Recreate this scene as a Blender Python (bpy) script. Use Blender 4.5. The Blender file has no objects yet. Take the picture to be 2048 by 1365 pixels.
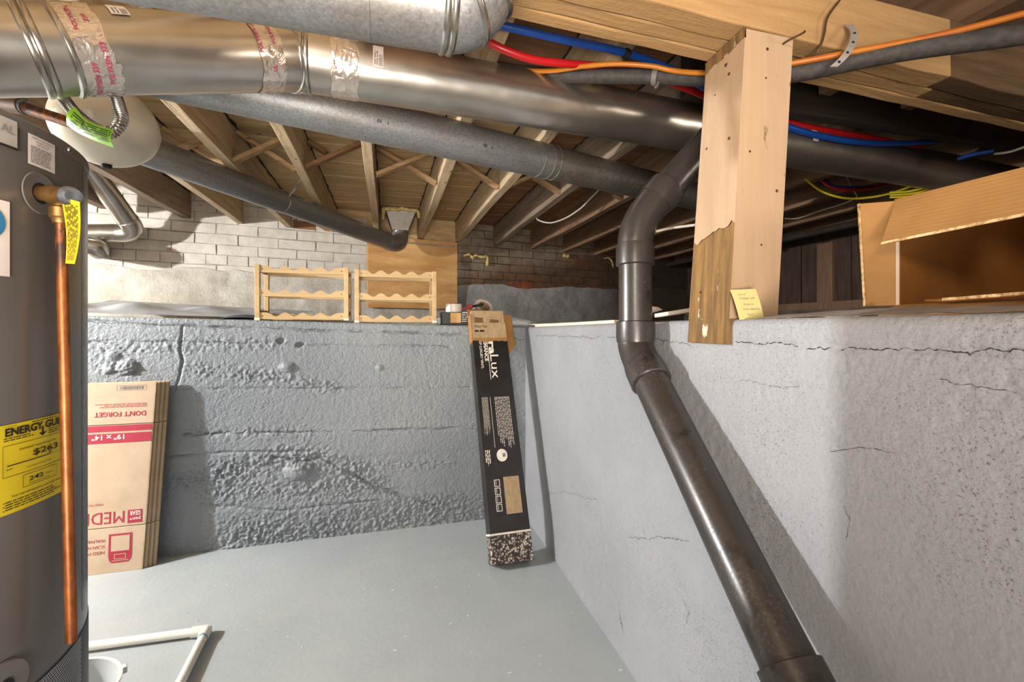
import bpy, bmesh, math, random
import numpy as np
from mathutils import Vector as V, Matrix, Quaternion
random.seed(7)
C = bpy.context.scene
COL = C.collection

# ------------------------------------------------------------------ camera, light, exposure
HC = 1.05                      # eye height (m)
YAW = math.radians(15.6)       # camera turned right of the joist direction (+Y)
FPX, CX, HY = 906.0, 1024.0, 655.0
cs, sn = math.cos(YAW), math.sin(YAW)
cam_d = bpy.data.cameras.new('camera')
cam_d.sensor_width = 36.0
cam_d.lens = FPX / 2048 * 36
cam_d.shift_y = -(682.5 - HY) / 2048
cam_d.clip_start = 0.02
cam = bpy.data.objects.new('camera', cam_d)
COL.objects.link(cam)
cam.location = (0, 0, HC)
cam.rotation_euler = (math.pi / 2, 0, -YAW)
C.camera = cam

world = bpy.data.worlds.new('world')
C.world = world
world.use_nodes = True
bg = world.node_tree.nodes['Background']
bg.inputs[0].default_value = (0.98, 0.985, 1.0, 1)
bg.inputs[1].default_value = 0.74

def lamp(name, kind, loc, power, col, size=0.05, target=None, spread=None):
    d = bpy.data.lights.new(name, kind)
    d.energy = power
    d.color = col
    if kind == 'AREA':
        d.shape = 'DISK'
        d.size = size
        if spread: d.spread = spread
    else:
        d.shadow_soft_size = size
    o = bpy.data.objects.new(name, d)
    COL.objects.link(o)
    o.location = loc
    if target:
        o.rotation_euler = (V(target) - V(loc)).to_track_quat('-Z', 'Y').to_euler()
    return o
# bare bulb hanging beside the water heater, just left of the view
lamp('bare_bulb', 'POINT', (-2.70, 1.72, 1.52), 400, (0.975, 0.985, 1.0), 0.035)
# added unseen fill light lifting the dark crawl space behind the right wall
lamp('added_crawl_fill', 'AREA', (2.3, -0.7, 1.45), 16, (1.0, 0.85, 0.68), 0.5, (2.2, 2.4, 1.75))
# warm room lamp behind and left of the camera, added uplight to brighten the ceiling
lamp('room_lamp', 'AREA', (-0.75, -1.1, 1.75), 27, (1.0, 0.83, 0.66), 0.4, (0.5, 1.4, 1.1))
lamp('added_uplight', 'AREA', (-0.35, -1.2, 0.7), 36, (1.0, 0.88, 0.76), 0.9, (-0.1, 1.6, 2.3), 1.5)

C.view_settings.view_transform = 'Standard'
C.view_settings.look = 'None'
C.view_settings.gamma = 1.0
C.view_settings.use_curve_mapping = False
C.view_settings.exposure = 0.0
C.cycles.use_denoising = True
C.cycles.max_bounces = 6
C.cycles.diffuse_bounces = 3

# ------------------------------------------------------------------ measuring: a pixel of the photograph -> a point on a plane
FW, RT, UP, EYE = V((sn, cs, 0)), V((cs, -sn, 0)), V((0, 0, 1)), V((0, 0, HC))
def ray(x, y): return FW + RT * ((x - CX) / FPX) + UP * ((HY - y) / FPX)
def P(x, y, d): return EYE + ray(x, y) * d
def PX(x, y, k): r = ray(x, y); return EYE + r * (k / r.x)
def PY(x, y, k): r = ray(x, y); return EYE + r * (k / r.y)
def PZ(x, y, k): r = ray(x, y); return EYE + r * ((k - HC) / r.z)
WR0, WRN = V((0.745, 1.939, 0)), V((0.739, -0.017, 0)).normalized()     # right wall: a point and its normal
def PR(x, y, off=0.0):
    r = ray(x, y)
    p0 = WR0 - WRN * off
    return EYE + r * ((p0 - EYE).dot(WRN) / r.dot(WRN))
def wall_x(y): return 0.745 + 0.023 * (y - 1.939)
YB = 2.43                                                                  # face of the low back wall
def ledge_z(x, y=3.0):
    if x <= 0.755: return 1.069 - 0.0251 * x
    return 1.05 + 0.017 * min(max((2.39 - y) / 1.3, 0), 1)

# ------------------------------------------------------------------ materials
def lin(h):
    if isinstance(h, str):
        h = h.lstrip('#')
        c = [int(h[i:i + 2], 16) / 255 for i in (0, 2, 4)]
        return tuple(x / 12.92 if x <= 0.04045 else ((x + 0.055) / 1.055) ** 2.4 for x in c) + (1,)
    return tuple(h) + (1,)
class NT:
    def __init__(s, name):
        s.m = bpy.data.materials.new(name)
        s.m.use_nodes = True
        s.t = s.m.node_tree
        s.b = s.t.nodes['Principled BSDF']
    def n(s, typ, **kw):
        n = s.t.nodes.new(typ)
        for k, v in kw.items(): setattr(n, k, v)
        return n
    def l(s, a, b): s.t.links.new(a, b)
    def coord(s, kind='Object', scale=(1, 1, 1), rot=(0, 0, 0)):
        mp = s.n('ShaderNodeMapping')
        mp.inputs['Scale'].default_value = scale
        mp.inputs['Rotation'].default_value = rot
        if kind == 'World':
            s.l(s.n('ShaderNodeNewGeometry').outputs['Position'], mp.inputs[0])
        else:
            s.l(s.n('ShaderNodeTexCoord').outputs[kind], mp.inputs[0])
        return mp.outputs[0]
    def noise(s, vec, scale, detail=4, rough=0.6, dist=0):
        n = s.n('ShaderNodeTexNoise')
        n.inputs['Scale'].default_value = scale
        n.inputs['Detail'].default_value = detail
        n.inputs['Roughness'].default_value = rough
        n.inputs['Distortion'].default_value = dist
        s.l(vec, n.inputs['Vector'])
        return n.outputs['Fac']
    def ramp(s, fac, lo, hi):
        n = s.n('ShaderNodeMapRange')
        n.inputs[1].default_value = lo
        n.inputs[2].default_value = hi
        s.l(fac, n.inputs[0])
        return n.outputs[0]
    def mix(s, fac, a, b):
        n = s.n('ShaderNodeMix', data_type='RGBA')
        for i, x in ((6, a), (7, b)):
            if isinstance(x, tuple): n.inputs[i].default_value = x
            else: s.l(x, n.inputs[i])
        if isinstance(fac, float): n.inputs[0].default_value = fac
        else: s.l(fac, n.inputs[0])
        return n.outputs[2]
    def math(s, op, a, b=0.0):
        n = s.n('ShaderNodeMath', operation=op)
        for i, x in ((0, a), (1, b)):
            if isinstance(x, (int, float)): n.inputs[i].default_value = x
            else: s.l(x, n.inputs[i])
        return n.outputs[0]
    def bump(s, h, strength, dist):
        n = s.n('ShaderNodeBump')
        n.inputs['Strength'].default_value = strength
        n.inputs['Distance'].default_value = dist
        s.l(h, n.inputs['Height'])
        s.l(n.outputs[0], s.b.inputs['Normal'])
    def done(s, col=None, rough=0.6, metal=0.0, spec=None):
        if col is not None:
            if isinstance(col, tuple): s.b.inputs['Base Color'].default_value = col
            else: s.l(col, s.b.inputs['Base Color'])
        if isinstance(rough, (int, float)): s.b.inputs['Roughness'].default_value = rough
        else: s.l(rough, s.b.inputs['Roughness'])
        s.b.inputs['Metallic'].default_value = metal
        if spec is not None: s.b.inputs['Specular IOR Level'].default_value = spec
        return s.m

def plain(name, col, rough=0.6, metal=0.0, col2=None, scale=20, spec=None, bump=None, st=(1, 1, 1), lo=0.4, hi=0.65, kind='Object'):
    t = NT(name)
    c = lin(col)
    v = t.coord(kind, st)
    n = t.noise(v, scale, 5)
    c2 = lin(col2) if col2 else tuple(x * 0.85 for x in c[:3]) + (1,)
    if bump: t.bump(t.noise(v, bump[0], 4), bump[1], bump[2])
    return t.done(t.mix(t.ramp(n, lo, hi), c, c2), rough, metal, spec)

MT = {}
# painted concrete of the low walls
def concrete(name, c1, c2, pits, pit_lo, pit_shade, bs=0.55):
    t = NT(name)
    v = t.coord('World')
    big = t.ramp(t.noise(v, 2.2, 5), 0.35, 0.7)
    col = t.mix(big, lin(c1), lin(c2))
    sp = t.ramp(t.noise(v, pits, 5, 0.7, 0.3), pit_lo, pit_lo + 0.06)
    area = t.ramp(t.noise(v, 3.1, 3), 0.4, 0.62)
    col = t.mix(t.math('MULTIPLY', sp, t.math('MULTIPLY', area, 0.75)), col, lin(pit_shade))  # speckle colour paints the tiny shadows inside the pits
    at = t.n('ShaderNodeAttribute', attribute_name='dirt_shade')  # painted shade along the wall grooves, mixed in as a dark tone
    col = t.mix(at.outputs['Fac'], col, lin('#3f3a34'))
    h = t.math('ADD', t.noise(v, 105, 2, 0.5), t.math('MULTIPLY', t.noise(v, 38, 4), 0.8))
    h = t.math('SUBTRACT', h, t.math('MULTIPLY', sp, 0.8))
    t.bump(h, bs, 0.006)
    return t.done(col, 0.58, 0, 0.4)
MT['wall_paint'] = concrete('painted_concrete_back', '#868b8f', '#7a8085', 60, 0.68, '#6a6f72')
MT['wall_paint_r'] = concrete('painted_concrete_right', '#96989c', '#898b90', 250, 0.565, '#4a4744', 0.3)
def floor_mat():
    t = NT('painted_concrete_floor')
    v = t.coord('World')
    col = t.mix(t.ramp(t.noise(v, 1.6, 5), 0.35, 0.7), lin('#a6adb0'), lin('#9aa1a4'))
    col = t.mix(t.math('MULTIPLY', t.ramp(t.noise(v, 3.3, 4, 0.6, 0.8), 0.55, 0.75), 0.35), col, lin('#b9b3a4'))
    vs = t.coord('World', (1, 2.2, 1), (0, 0, 0.9))
    col = t.mix(t.ramp(t.noise(vs, 26, 3, 0.5), 0.71, 0.74), col, lin('#c9cac5'))
    col = t.mix(t.ramp(t.noise(vs, 33, 3, 0.5), 0.735, 0.76), col, lin('#565d60'))
    t.bump(t.noise(v, 45, 5), 0.25, 0.004)
    return t.done(col, t.math('ADD', t.math('MULTIPLY', t.noise(v, 5, 4), 0.25), 0.32), 0, 0.5)
MT['floor'] = floor_mat()
# galvanised steel, dull with spangle, and new bright sheet
def galv(name, c1, c2, r0, r1, sc, rust=None):
    t = NT(name)
    v = t.coord('Object')
    vo = t.n('ShaderNodeTexVoronoi')
    vo.inputs['Scale'].default_value = sc
    t.l(v, vo.inputs['Vector'])
    k = t.math('ADD', t.math('MULTIPLY', vo.outputs['Color'], 0.22), t.math('MULTIPLY', t.noise(v, sc * 0.5, 6, 0.75), 0.9))
    col = t.mix(t.ramp(k, 0.25, 0.9), lin(c1), lin(c2))
    big = t.ramp(t.noise(v, 4, 5, 0.6), 0.45, 0.75)
    if rust:
        col = t.mix(t.math('MULTIPLY', big, 0.45), col, lin(rust))
    rg = t.math('ADD', t.math('MULTIPLY', k, r1 - r0), r0)
    t.bump(t.noise(v, 9, 3), 0.12, 0.01)
    return t.done(col, rg, 0.78)
MT['galv'] = galv('spangled_galvanised_steel', '#71757a', '#b6b7b7', 0.36, 0.52, 260, '#8a7c6b')
MT['galv_dark'] = galv('aged_galvanised_steel', '#6f6a62', '#a6a39d', 0.36, 0.55, 150, '#6d5a45')
def bright_sheet():
    t = NT('bright_sheet_steel')
    v = t.coord('Object')
    vr = t.coord('Object', (0.12, 1, 1))
    k = t.noise(vr, 22, 4)
    col = t.mix(t.ramp(t.noise(v, 3, 4), 0.4, 0.7), lin('#c3beb6'), lin('#a69f95'))
    t.bump(t.math('ADD', t.noise(v, 5, 2), t.math('MULTIPLY', k, 0.03)), 0.3, 0.02)
    return t.done(col, t.math('ADD', t.math('MULTIPLY', k, 0.1), 0.25), 0.95)
MT['bright'] = bright_sheet()
MT['bead'] = plain('steel_bead', '#b5b1aa', 0.26, 0.96)
def foil():
    t = NT('crinkled_foil_tape')
    v = t.coord('Object')
    t.bump(t.noise(v, 30, 3, 0.5, 1.2), 0.45, 0.01)
    return t.done(lin('#d6ccc2'), 0.24, 0.85)
MT['foil'] = foil()
# wood
def wood(name, c1, c2, axis=1, grain=18, rough=0.75, flecks=None, fleck_lo=0.68, bump=0.4):
    t = NT(name)
    sc = [1, 1, 1]
    sc[axis] = 0.07
    v = t.coord('World', tuple(sc))
    g = t.noise(v, grain * 2.2, 6, 0.65, 0.4)
    col = t.mix(t.ramp(g, 0.32, 0.68), lin(c1), lin(c2))
    vw = t.coord('World')
    col = t.mix(t.math('MULTIPLY', t.ramp(t.noise(vw, 5, 4), 0.42, 0.7), 0.35), col, lin(c2))
    if flecks:
        col = t.mix(t.ramp(t.noise(t.coord('World', tuple(0.4 if i == axis else 1 for i in range(3))), 34, 4, 0.6), fleck_lo, fleck_lo + 0.04), col, lin(flecks))
    t.bump(t.math('ADD', g, t.math('MULTIPLY', t.noise(vw, 70, 4), 0.45)), bump, 0.005)
    return t.done(col, rough, 0, 0.35)
MT['tan_y'] = wood('tan_painted_joist', '#cdb696', '#a58d6d', 1, 22, flecks='#4a3a28', bump=0.8)
MT['tan_x'] = wood('tan_painted_board', '#c4a87f', '#a58a62', 0, 14, flecks='#4b3824', fleck_lo=0.66, bump=0.8)
MT['tan_beam'] = wood('tan_painted_beam', '#ae8b5e', '#99784f', 0, 22, flecks='#8a6a40', fleck_lo=0.72, bump=0.6)
MT['raw_beam'] = wood('bare_brown_beam', '#6a5138', '#45331f', 0, 16, flecks='#c9b690', fleck_lo=0.72)
MT['tan_post'] = wood('cream_painted_post', '#b5997d', '#a48a6c', 2, 10, 0.6, flecks='#7d6546', fleck_lo=0.69, bump=0.18)
MT['raw_post'] = wood('bare_weathered_post', '#93703f', '#54412b', 2, 26, 0.85, flecks='#cfc3ac', fleck_lo=0.68)
MT['brown_y'] = wood('bare_brown_joist', '#96765b', '#6a513c', 1, 16, 0.85)
MT['grey_y'] = wood('weathered_grey_joist', '#968471', '#6d5c4b', 1, 16, 0.85, flecks='#d9cfc0', fleck_lo=0.72)
MT['brown_x'] = wood('bare_brown_board', '#9a6f4c', '#6b4b32', 0, 14, 0.85)
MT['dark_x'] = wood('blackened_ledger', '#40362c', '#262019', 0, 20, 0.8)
MT['dark_z'] = wood('blackened_plank', '#58463a', '#382b22', 2, 20, 0.85)
MT['dark_z2'] = wood('brown_plank', '#8a6c55', '#6d5442', 2, 20, 0.85)
MT['brace'] = wood('brace_stock', '#a98a64', '#7c6043', 0, 14, 0.85, flecks='#4d3722', fleck_lo=0.66)
MT['brace_d'] = wood('dark_brace_stock', '#7a5a3a', '#5a4029', 0, 14, 0.85)
MT['pine'] = wood('pale_pine', '#c6aa7d', '#b4966a', 0, 14, 0.5, bump=0.15)
MT['ply'] = wood('fir_plywood', '#d6ac72', '#ad7c46', 0, 4.5, 0.6, flecks='#9a6c3a', fleck_lo=0.75, bump=0.15)
MT['vinyl_wood'] = wood('oak_print', '#b39a7b', '#98805f', 2, 26, 0.5, bump=0.1)
# brick and render
def brick_mat():
    t = NT('brick_paint_fading_to_bare')
    v = t.coord('World')
    oi = t.n('ShaderNodeObjectInfo')
    bare = t.mix(t.ramp(oi.outputs['Random'], 0.1, 0.9), lin('#6b4a30'), lin('#5a4a3c'))
    bare = t.mix(t.ramp(oi.outputs['Random'], 0.72, 0.76), bare, lin('#8a4526'))
    bare = t.mix(t.math('MULTIPLY', t.ramp(t.noise(v, 14, 5), 0.4, 0.65), 0.7), bare, lin('#3f352c'))
    white = t.mix(t.ramp(t.noise(v, 10, 5), 0.4, 0.7), lin('#c8c0b5'), lin('#b3aa9d'))
    white = t.mix(t.ramp(t.noise(v, 7, 5, 0.6), 0.66, 0.7), white, lin('#b88464'))
    grey = t.mix(t.ramp(t.noise(v, 12, 5), 0.4, 0.7), lin('#7f7163'), lin('#665847'))
    sx = t.n('ShaderNodeSeparateXYZ')
    t.l(v, sx.inputs[0])
    w = t.math('ADD', sx.outputs[0], t.math('MULTIPLY', t.noise(v, 1.7, 4), 0.9))
    col = t.mix(t.ramp(w, 0.95, 1.25), white, grey)
    low = t.math('SUBTRACT', w, t.math('MULTIPLY', t.math('SUBTRACT', sx.outputs[2], 1.5), 4.0))
    col = t.mix(t.ramp(low, 0.9, 1.5), col, bare)
    col = t.mix(t.ramp(w, 2.6, 3.2), col, lin('#3d342b'))
    t.bump(t.noise(v, 70, 5), 0.6, 0.006)
    return t.done(col, 0.85, 0, 0.3)
MT['brick'] = brick_mat()
def render_mat(name, a, b, c, d):
    t = NT(name)
    v = t.coord('World')
    sx = t.n('ShaderNodeSeparateXYZ')
    t.l(v, sx.inputs[0])
    n = t.ramp(t.noise(v, 6, 6, 0.65), 0.35, 0.7)
    left = t.mix(n, lin(a), lin(b))
    right = t.mix(n, lin(c), lin(d))
    w = t.math('ADD', sx.outputs[0], t.math('MULTIPLY', t.noise(v, 2, 4), 0.6))
    col = t.mix(t.ramp(w, 0.6, 1.1), left, right)
    col = t.mix(t.ramp(w, 2.2, 3.0), col, lin('#4a4035'))
    t.bump(t.noise(v, 55, 6, 0.7), 0.8, 0.012)
    return t.done(col, 0.9, 0, 0.25)
MT['parge'] = render_mat('cement_render', '#c9c3b8', '#a39b8c', '#a8a7a4', '#85837f')
MT['mortar'] = render_mat('old_mortar', '#b4aea5', '#8a847b', '#4a4138', '#372f27')
MT['dirt_shade'] = plain('crawlspace_dirt', '#6b6259', 0.95, 0, '#4d453d', 9)
# goods
def kraft(name, a, b, flute=True):
    t = NT(name)
    v = t.coord('Object')
    col = t.mix(t.ramp(t.noise(v, 9, 5), 0.35, 0.7), lin(a), lin(b))
    w = t.n('ShaderNodeTexWave', bands_direction='Z')
    w.inputs['Scale'].default_value = 40
    w.inputs['Distortion'].default_value = 0.3
    t.l(v, w.inputs['Vector'])
    if flute: t.bump(w.outputs['Fac'], 0.12, 0.002)
    return t.done(col, 0.75, 0, 0.25)
MT['kraft'] = kraft('brown_kraft_board', '#9d7443', '#90683a')
MT['kraft_in'] = kraft('brown_kraft_inside', '#93622f', '#855628')
MT['kraft_edge'] = plain('corrugated_edge', '#dbb98a', 0.9, 0, '#8d6a3a', 90)
MT['kraft_pale'] = kraft('pale_kraft_board', '#bfa890', '#b39c83', False)
MT['kraft_pale_d'] = kraft('pale_kraft_edges', '#b39a78', '#8f7655', False)
MT['kraft_grey'] = plain('grey_paper_sheet', '#8a827b', 0.85, 0, '#756d66', 12)
MT['print_red'] = plain('red_print', '#a3253b', 0.7)
MT['print_white'] = plain('white_print', '#e8e0d4', 0.6)
MT['print_black'] = plain('black_print', '#15140f', 0.6)
MT['print_grey'] = plain('grey_print', '#77756f', 0.6)
MT['print_blue'] = plain('blue_print', '#1f6d9a', 0.5)
MT['print_magenta'] = plain('magenta_print', '#a01f52', 0.5)
MT['sheet_yellow'] = plain('yellow_sticker', '#cbb512', 0.5, 0, '#bda80e', 6)
MT['sheet_white'] = plain('white_sticker', '#d5cbc6', 0.45, 0, '#cbc0bb', 6)
MT['sheet_green'] = plain('green_tag', '#7fb52a', 0.35, 0, '#6ea324', 8)
MT['note'] = plain('sticky_note_paper', '#c6b97c', 0.8, 0, '#bdaf70', 8)
MT['box_black'] = plain('black_printed_board', '#1d1a19', 0.38, 0, '#262321', 18)
def pebble():
    t = NT('pebble_print')
    v = t.coord('Object')
    vo = t.n('ShaderNodeTexVoronoi')
    vo.inputs['Scale'].default_value = 95
    t.l(v, vo.inputs['Vector'])
    k = t.math('ADD', t.math('MULTIPLY', vo.outputs['Distance'], 0.9), t.math('MULTIPLY', t.noise(v, 25, 4), 0.7))
    return t.done(t.mix(t.ramp(k, 0.45, 0.85), lin('#d8cabc'), lin('#2e2623')), 0.45)
MT['pebble'] = pebble()
MT['heater'] = plain('grey_enamel', '#57534f', 0.27, 0, '#5b5753', 3, 0.55)
MT['heater_lo'] = plain('dark_vent_band', '#26272b', 0.4)
MT['vent_dash'] = plain('pale_vent_dash', '#c9cbd0', 0.4)
MT['plate'] = plain('silver_nameplate', '#aaa39d', 0.4, 0.2)
MT['ring_grey'] = plain('grey_plastic_ring', '#625f5b', 0.4)
MT['hole'] = plain('dark_hole', '#0c0b0a', 0.8)
def copper():
    t = NT('tarnished_copper')
    v = t.coord('Object', (1, 1, 0.35))
    col = t.mix(t.ramp(t.noise(v, 60, 5, 0.7), 0.35, 0.65), lin('#99592a'), lin('#653616'))
    sx = t.n('ShaderNodeSeparateXYZ')
    t.l(t.coord('World'), sx.inputs[0])
    top = t.ramp(t.math('ADD', sx.outputs[2], t.math('MULTIPLY', t.noise(v, 40, 4), 0.12)), 1.15, 1.2)
    dirt_shade = t.math('MULTIPLY', top, t.ramp(t.noise(v, 45, 5, 0.7), 0.45, 0.56))
    col = t.mix(dirt_shade, col, lin('#3a2a22'))
    return t.done(col, 0.42, 0.55)
MT['copper'] = copper()
MT['brass'] = plain('dull_brass', '#8d6a3d', 0.42, 0.8, '#6b4b2b', 40)
MT['steel_cap'] = plain('steel_cap', '#8c939c', 0.4, 0.8, '#5c636b', 70)
MT['tank'] = plain('cream_enamel', '#bcb3a0', 0.28, 0, '#b5ac99', 3, 0.5)
MT['chrome'] = plain('stainless_corrugated', '#b9b2aa', 0.22, 1.0)
MT['abs'] = None
def abs_mat():
    t = NT('black_abs_plastic')
    v = t.coord('Object')
    dust = t.ramp(t.noise(v, 170, 6, 0.75), 0.5, 0.7)
    big = t.ramp(t.noise(v, 5, 4), 0.4, 0.65)
    col = t.mix(t.math('MULTIPLY', t.math('MULTIPLY', dust, big), 0.45), lin('#302c2a'), lin('#8d837a'))
    col = t.mix(t.math('MULTIPLY', t.ramp(t.noise(v, 14, 3), 0.6, 0.68), 0.6), col, lin('#15100d'))
    return t.done(col, t.math('ADD', t.math('MULTIPLY', dust, 0.2), 0.3), 0, 0.55)
MT['abs'] = abs_mat()
MT['foam_black'] = plain('black_pipe_foam', '#302d2c', 0.7, 0, '#423e3b', 60)
MT['orange'] = plain('orange_tube', '#b8741a', 0.4, 0, '#a3551f', 4)
MT['pex_blue'] = plain('blue_water_tube', '#1149a0', 0.35)
MT['pex_red'] = plain('red_water_tube', '#b0161b', 0.35)
MT['yellow_cable'] = plain('yellow_cable', '#c9b416', 0.45)
MT['white_cable'] = plain('white_cable', '#b9b0a2', 0.5)
MT['strap'] = plain('grey_strap', '#7d7973', 0.5, 0.3)
MT['nail'] = plain('rusty_nail', '#5a4433', 0.5, 0.5)
MT['pvc'] = plain('white_pvc', '#e9e6dd', 0.35, 0, '#ded9cd', 6)
MT['primer'] = plain('blue_primer', '#7fb0cf', 0.4)
MT['trim_white'] = plain('cream_trim', '#e5d9c8', 0.5, 0, '#d9ccb8', 12)
MT['tarp'] = plain('grey_white_tarp', '#a9adb3', 0.4, 0, '#7d838b', 4)
MT['tarp_dark'] = plain('dark_fabric', '#454a54', 0.6)
MT['foam_yellow'] = plain('expanding_foam', '#cdb878', 0.8, 0, '#b99f5d', 30)
MT['red_plastic'] = plain('red_plastic', '#9c1420', 0.35)
MT['tape_white'] = plain('tape_roll', '#d9d2c8', 0.4)
MT['cobweb'] = plain('cobweb', '#8d8578', 0.9)
def clear(name, col, a):
    t = NT(name)
    t.b.inputs['Transmission Weight'].default_value = a
    t.b.inputs['IOR'].default_value = 1.2
    return t.done(lin(col), 0.18)
MT['clear'] = clear('clear_film', '#e6ecf0', 0.75)
MT['bucket'] = clear('translucent_white_plastic', '#dfe3e4', 0.35)

# ------------------------------------------------------------------ mesh builder
class MB:
    def __init__(s): s.v, s.f = [], []
    def add(s, vs, fs):
        k = len(s.v)
        s.v += [V(p) for p in vs]
        s.f += [[i + k for i in q] for q in fs]
        return s
    def hexa(s, a):                     # 8 corners: bottom 4 (ccw from above), top 4
        return s.add(a, [(3, 2, 1, 0), (4, 5, 6, 7), (0, 1, 5, 4), (1, 2, 6, 5), (2, 3, 7, 6), (3, 0, 4, 7)])
    def box(s, lo, hi):
        x0, y0, z0 = lo
        x1, y1, z1 = hi
        return s.hexa([(x0, y0, z0), (x1, y0, z0), (x1, y1, z0), (x0, y1, z0), (x0, y0, z1), (x1, y0, z1), (x1, y1, z1), (x0, y1, z1)])
    def obox(s, o, a, b, c):            # origin corner + three edge vectors
        o, a, b, c = V(o), V(a), V(b), V(c)
        if a.cross(b).dot(c) < 0: a, b = b, a
        return s.hexa([o, o + a, o + a + b, o + b, o + c, o + a + c, o + a + b + c, o + b + c])
    def beam(s, p, q, w, h, up=(0, 0, 1)):   # bar of section w x h centred on p-q
        p, q = V(p), V(q)
        d = (q - p).normalized()
        a = d.cross(V(up)).normalized()
        b = a.cross(d)
        return s.obox(p - a * w / 2 - b * h / 2, a * w, q - p, b * h)
    def prism(s, poly, ext):            # planar polygon (3d) extruded by vector
        poly = [V(p) for p in poly]
        ext = V(ext)
        n = len(poly)
        nrm = V((0, 0, 0))
        for i in range(n): nrm += poly[i].cross(poly[(i + 1) % n])
        if nrm.dot(ext) > 0: poly = poly[::-1]
        vs = poly + [p + ext for p in poly]
        fs = [list(range(n)), list(range(2 * n - 1, n - 1, -1))]
        for i in range(n):
            j = (i + 1) % n
            fs.append((j, i, i + n, j + n))
        return s.add(vs, fs)
    def tube(s, pts, r, n=16, cap=True, hollow=0.0):
        pts = [V(p) for p in pts]
        rr = r if isinstance(r, (list, tuple)) else [r] * len(pts)
        m = len(pts)
        T = []
        for i in range(m):
            a, b = pts[max(i - 1, 0)], pts[min(i + 1, m - 1)]
            T.append((b - a).normalized())
        up = V((0, 0, 1)) if abs(T[0].z) < 0.9 else V((0, 1, 0))
        N = T[0].cross(up).normalized()
        vs, fs = [], []
        for i in range(m):
            if i:
                N = (T[i - 1].rotation_difference(T[i]) @ N)
                N = (N - T[i] * N.dot(T[i])).normalized()
            B = T[i].cross(N)
            for k in range(n):
                a = 2 * math.pi * k / n
                vs.append(pts[i] + (N * math.cos(a) + B * math.sin(a)) * rr[i])
        for i in range(m - 1):
            for k in range(n):
                j = (k + 1) % n
                fs.append((i * n + k, i * n + j, (i + 1) * n + j, (i + 1) * n + k))
        if cap:
            fs.append(list(range(n))[::-1])
            fs.append([(m - 1) * n + k for k in range(n)])
        return s.add(vs, fs)
    def lathe(s, o, axis, prof, n=32):  # prof: (radius, height along axis)
        o, ax = V(o), V(axis).normalized()
        a = ax.cross(V((0, 0, 1)) if abs(ax.z) < 0.9 else V((0, 1, 0))).normalized()
        b = ax.cross(a)
        vs, fs = [], []
        for r, h in prof:
            for k in range(n):
                t = 2 * math.pi * k / n
                vs.append(o + ax * h + (a * math.cos(t) + b * math.sin(t)) * max(r, 1e-5))
        for i in range(len(prof) - 1):
            for k in range(n):
                j = (k + 1) % n
                fs.append((i * n + k, i * n + j, (i + 1) * n + j, (i + 1) * n + k))
        return s.add(vs, fs)
    def quad(s, a, b, c, d): return s.add([a, b, c, d], [(0, 1, 2, 3)])
    def grid(s, fn, nu, nv):
        vs = [fn(i / nu, j / nv) for j in range(nv + 1) for i in range(nu + 1)]
        fs = [(j * (nu + 1) + i, j * (nu + 1) + i + 1, (j + 1) * (nu + 1) + i + 1, (j + 1) * (nu + 1) + i) for j in range(nv) for i in range(nu)]
        return s.add(vs, fs)
    def slab(s, fn, nu, nv, th):        # grid given thickness th (vector) with closed rim
        th = V(th)
        top = [fn(i / nu, j / nv) for j in range(nv + 1) for i in range(nu + 1)]
        k = len(top)
        vs = top + [V(p) + th for p in top]
        w = nu + 1
        fs = []
        for j in range(nv):
            for i in range(nu):
                q = (j * w + i, j * w + i + 1, (j + 1) * w + i + 1, (j + 1) * w + i)
                fs.append(q)
                fs.append(tuple(x + k for x in q[::-1]))
        rim = [i for i in range(nu)] + [j * w + nu for j in range(nv)] + [nv * w + i for i in range(nu, 0, -1)] + [j * w for j in range(nv, 0, -1)]
        for a, b in zip(rim, rim[1:] + rim[:1]): fs.append((b, a, a + k, b + k))
        return s.add(vs, fs)

def link(name, mb, mat, parent=None, smooth=False, bevel=0.0, base=None, solid=0.0):
    me = bpy.data.meshes.new(name)
    if parent is not None: b = parent['_base']
    elif base is not None: b = base
    else:
        lo = [min(p[i] for p in mb.v) for i in range(3)]
        hi = [max(p[i] for p in mb.v) for i in range(3)]
        b = ((lo[0] + hi[0]) / 2, (lo[1] + hi[1]) / 2, lo[2])
    bv = V(b)
    me.from_pydata([p - bv for p in mb.v], [], mb.f)
    me.materials.append(MT[mat] if isinstance(mat, str) else mat)
    if smooth:
        me.polygons.foreach_set('use_smooth', [True] * len(me.polygons))
        me.set_sharp_from_angle(angle=math.radians(38))
    me.update()
    o = bpy.data.objects.new(name, me)
    COL.objects.link(o)
    if parent is not None: o.parent = parent
    else: o.location = b
    o['_base'] = tuple(b)
    if bevel:
        m = o.modifiers.new('edge', 'BEVEL')
        m.width = bevel
        m.segments = 2
        m.limit_method = 'ANGLE'
    return o
def thing(name, label, cat, base, group=None):
    o = bpy.data.objects.new(name, None)
    o.empty_display_size = 0.05
    COL.objects.link(o)
    o.location = base
    o['_base'] = tuple(base)
    o['label'] = label
    o['category'] = cat
    if group: o['group'] = group
    return o
def tag(o, label, cat, group=None):
    o['label'] = label
    o['category'] = cat
    if group: o['group'] = group
    return o
def struct(o):
    o['kind'] = 'structure'
    return o
def empty_struct(name, base=(0, 0, 0)):
    o = bpy.data.objects.new(name, None)
    COL.objects.link(o)
    o.location = base
    o['_base'] = tuple(base)
    o['kind'] = 'structure'
    return o
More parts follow.
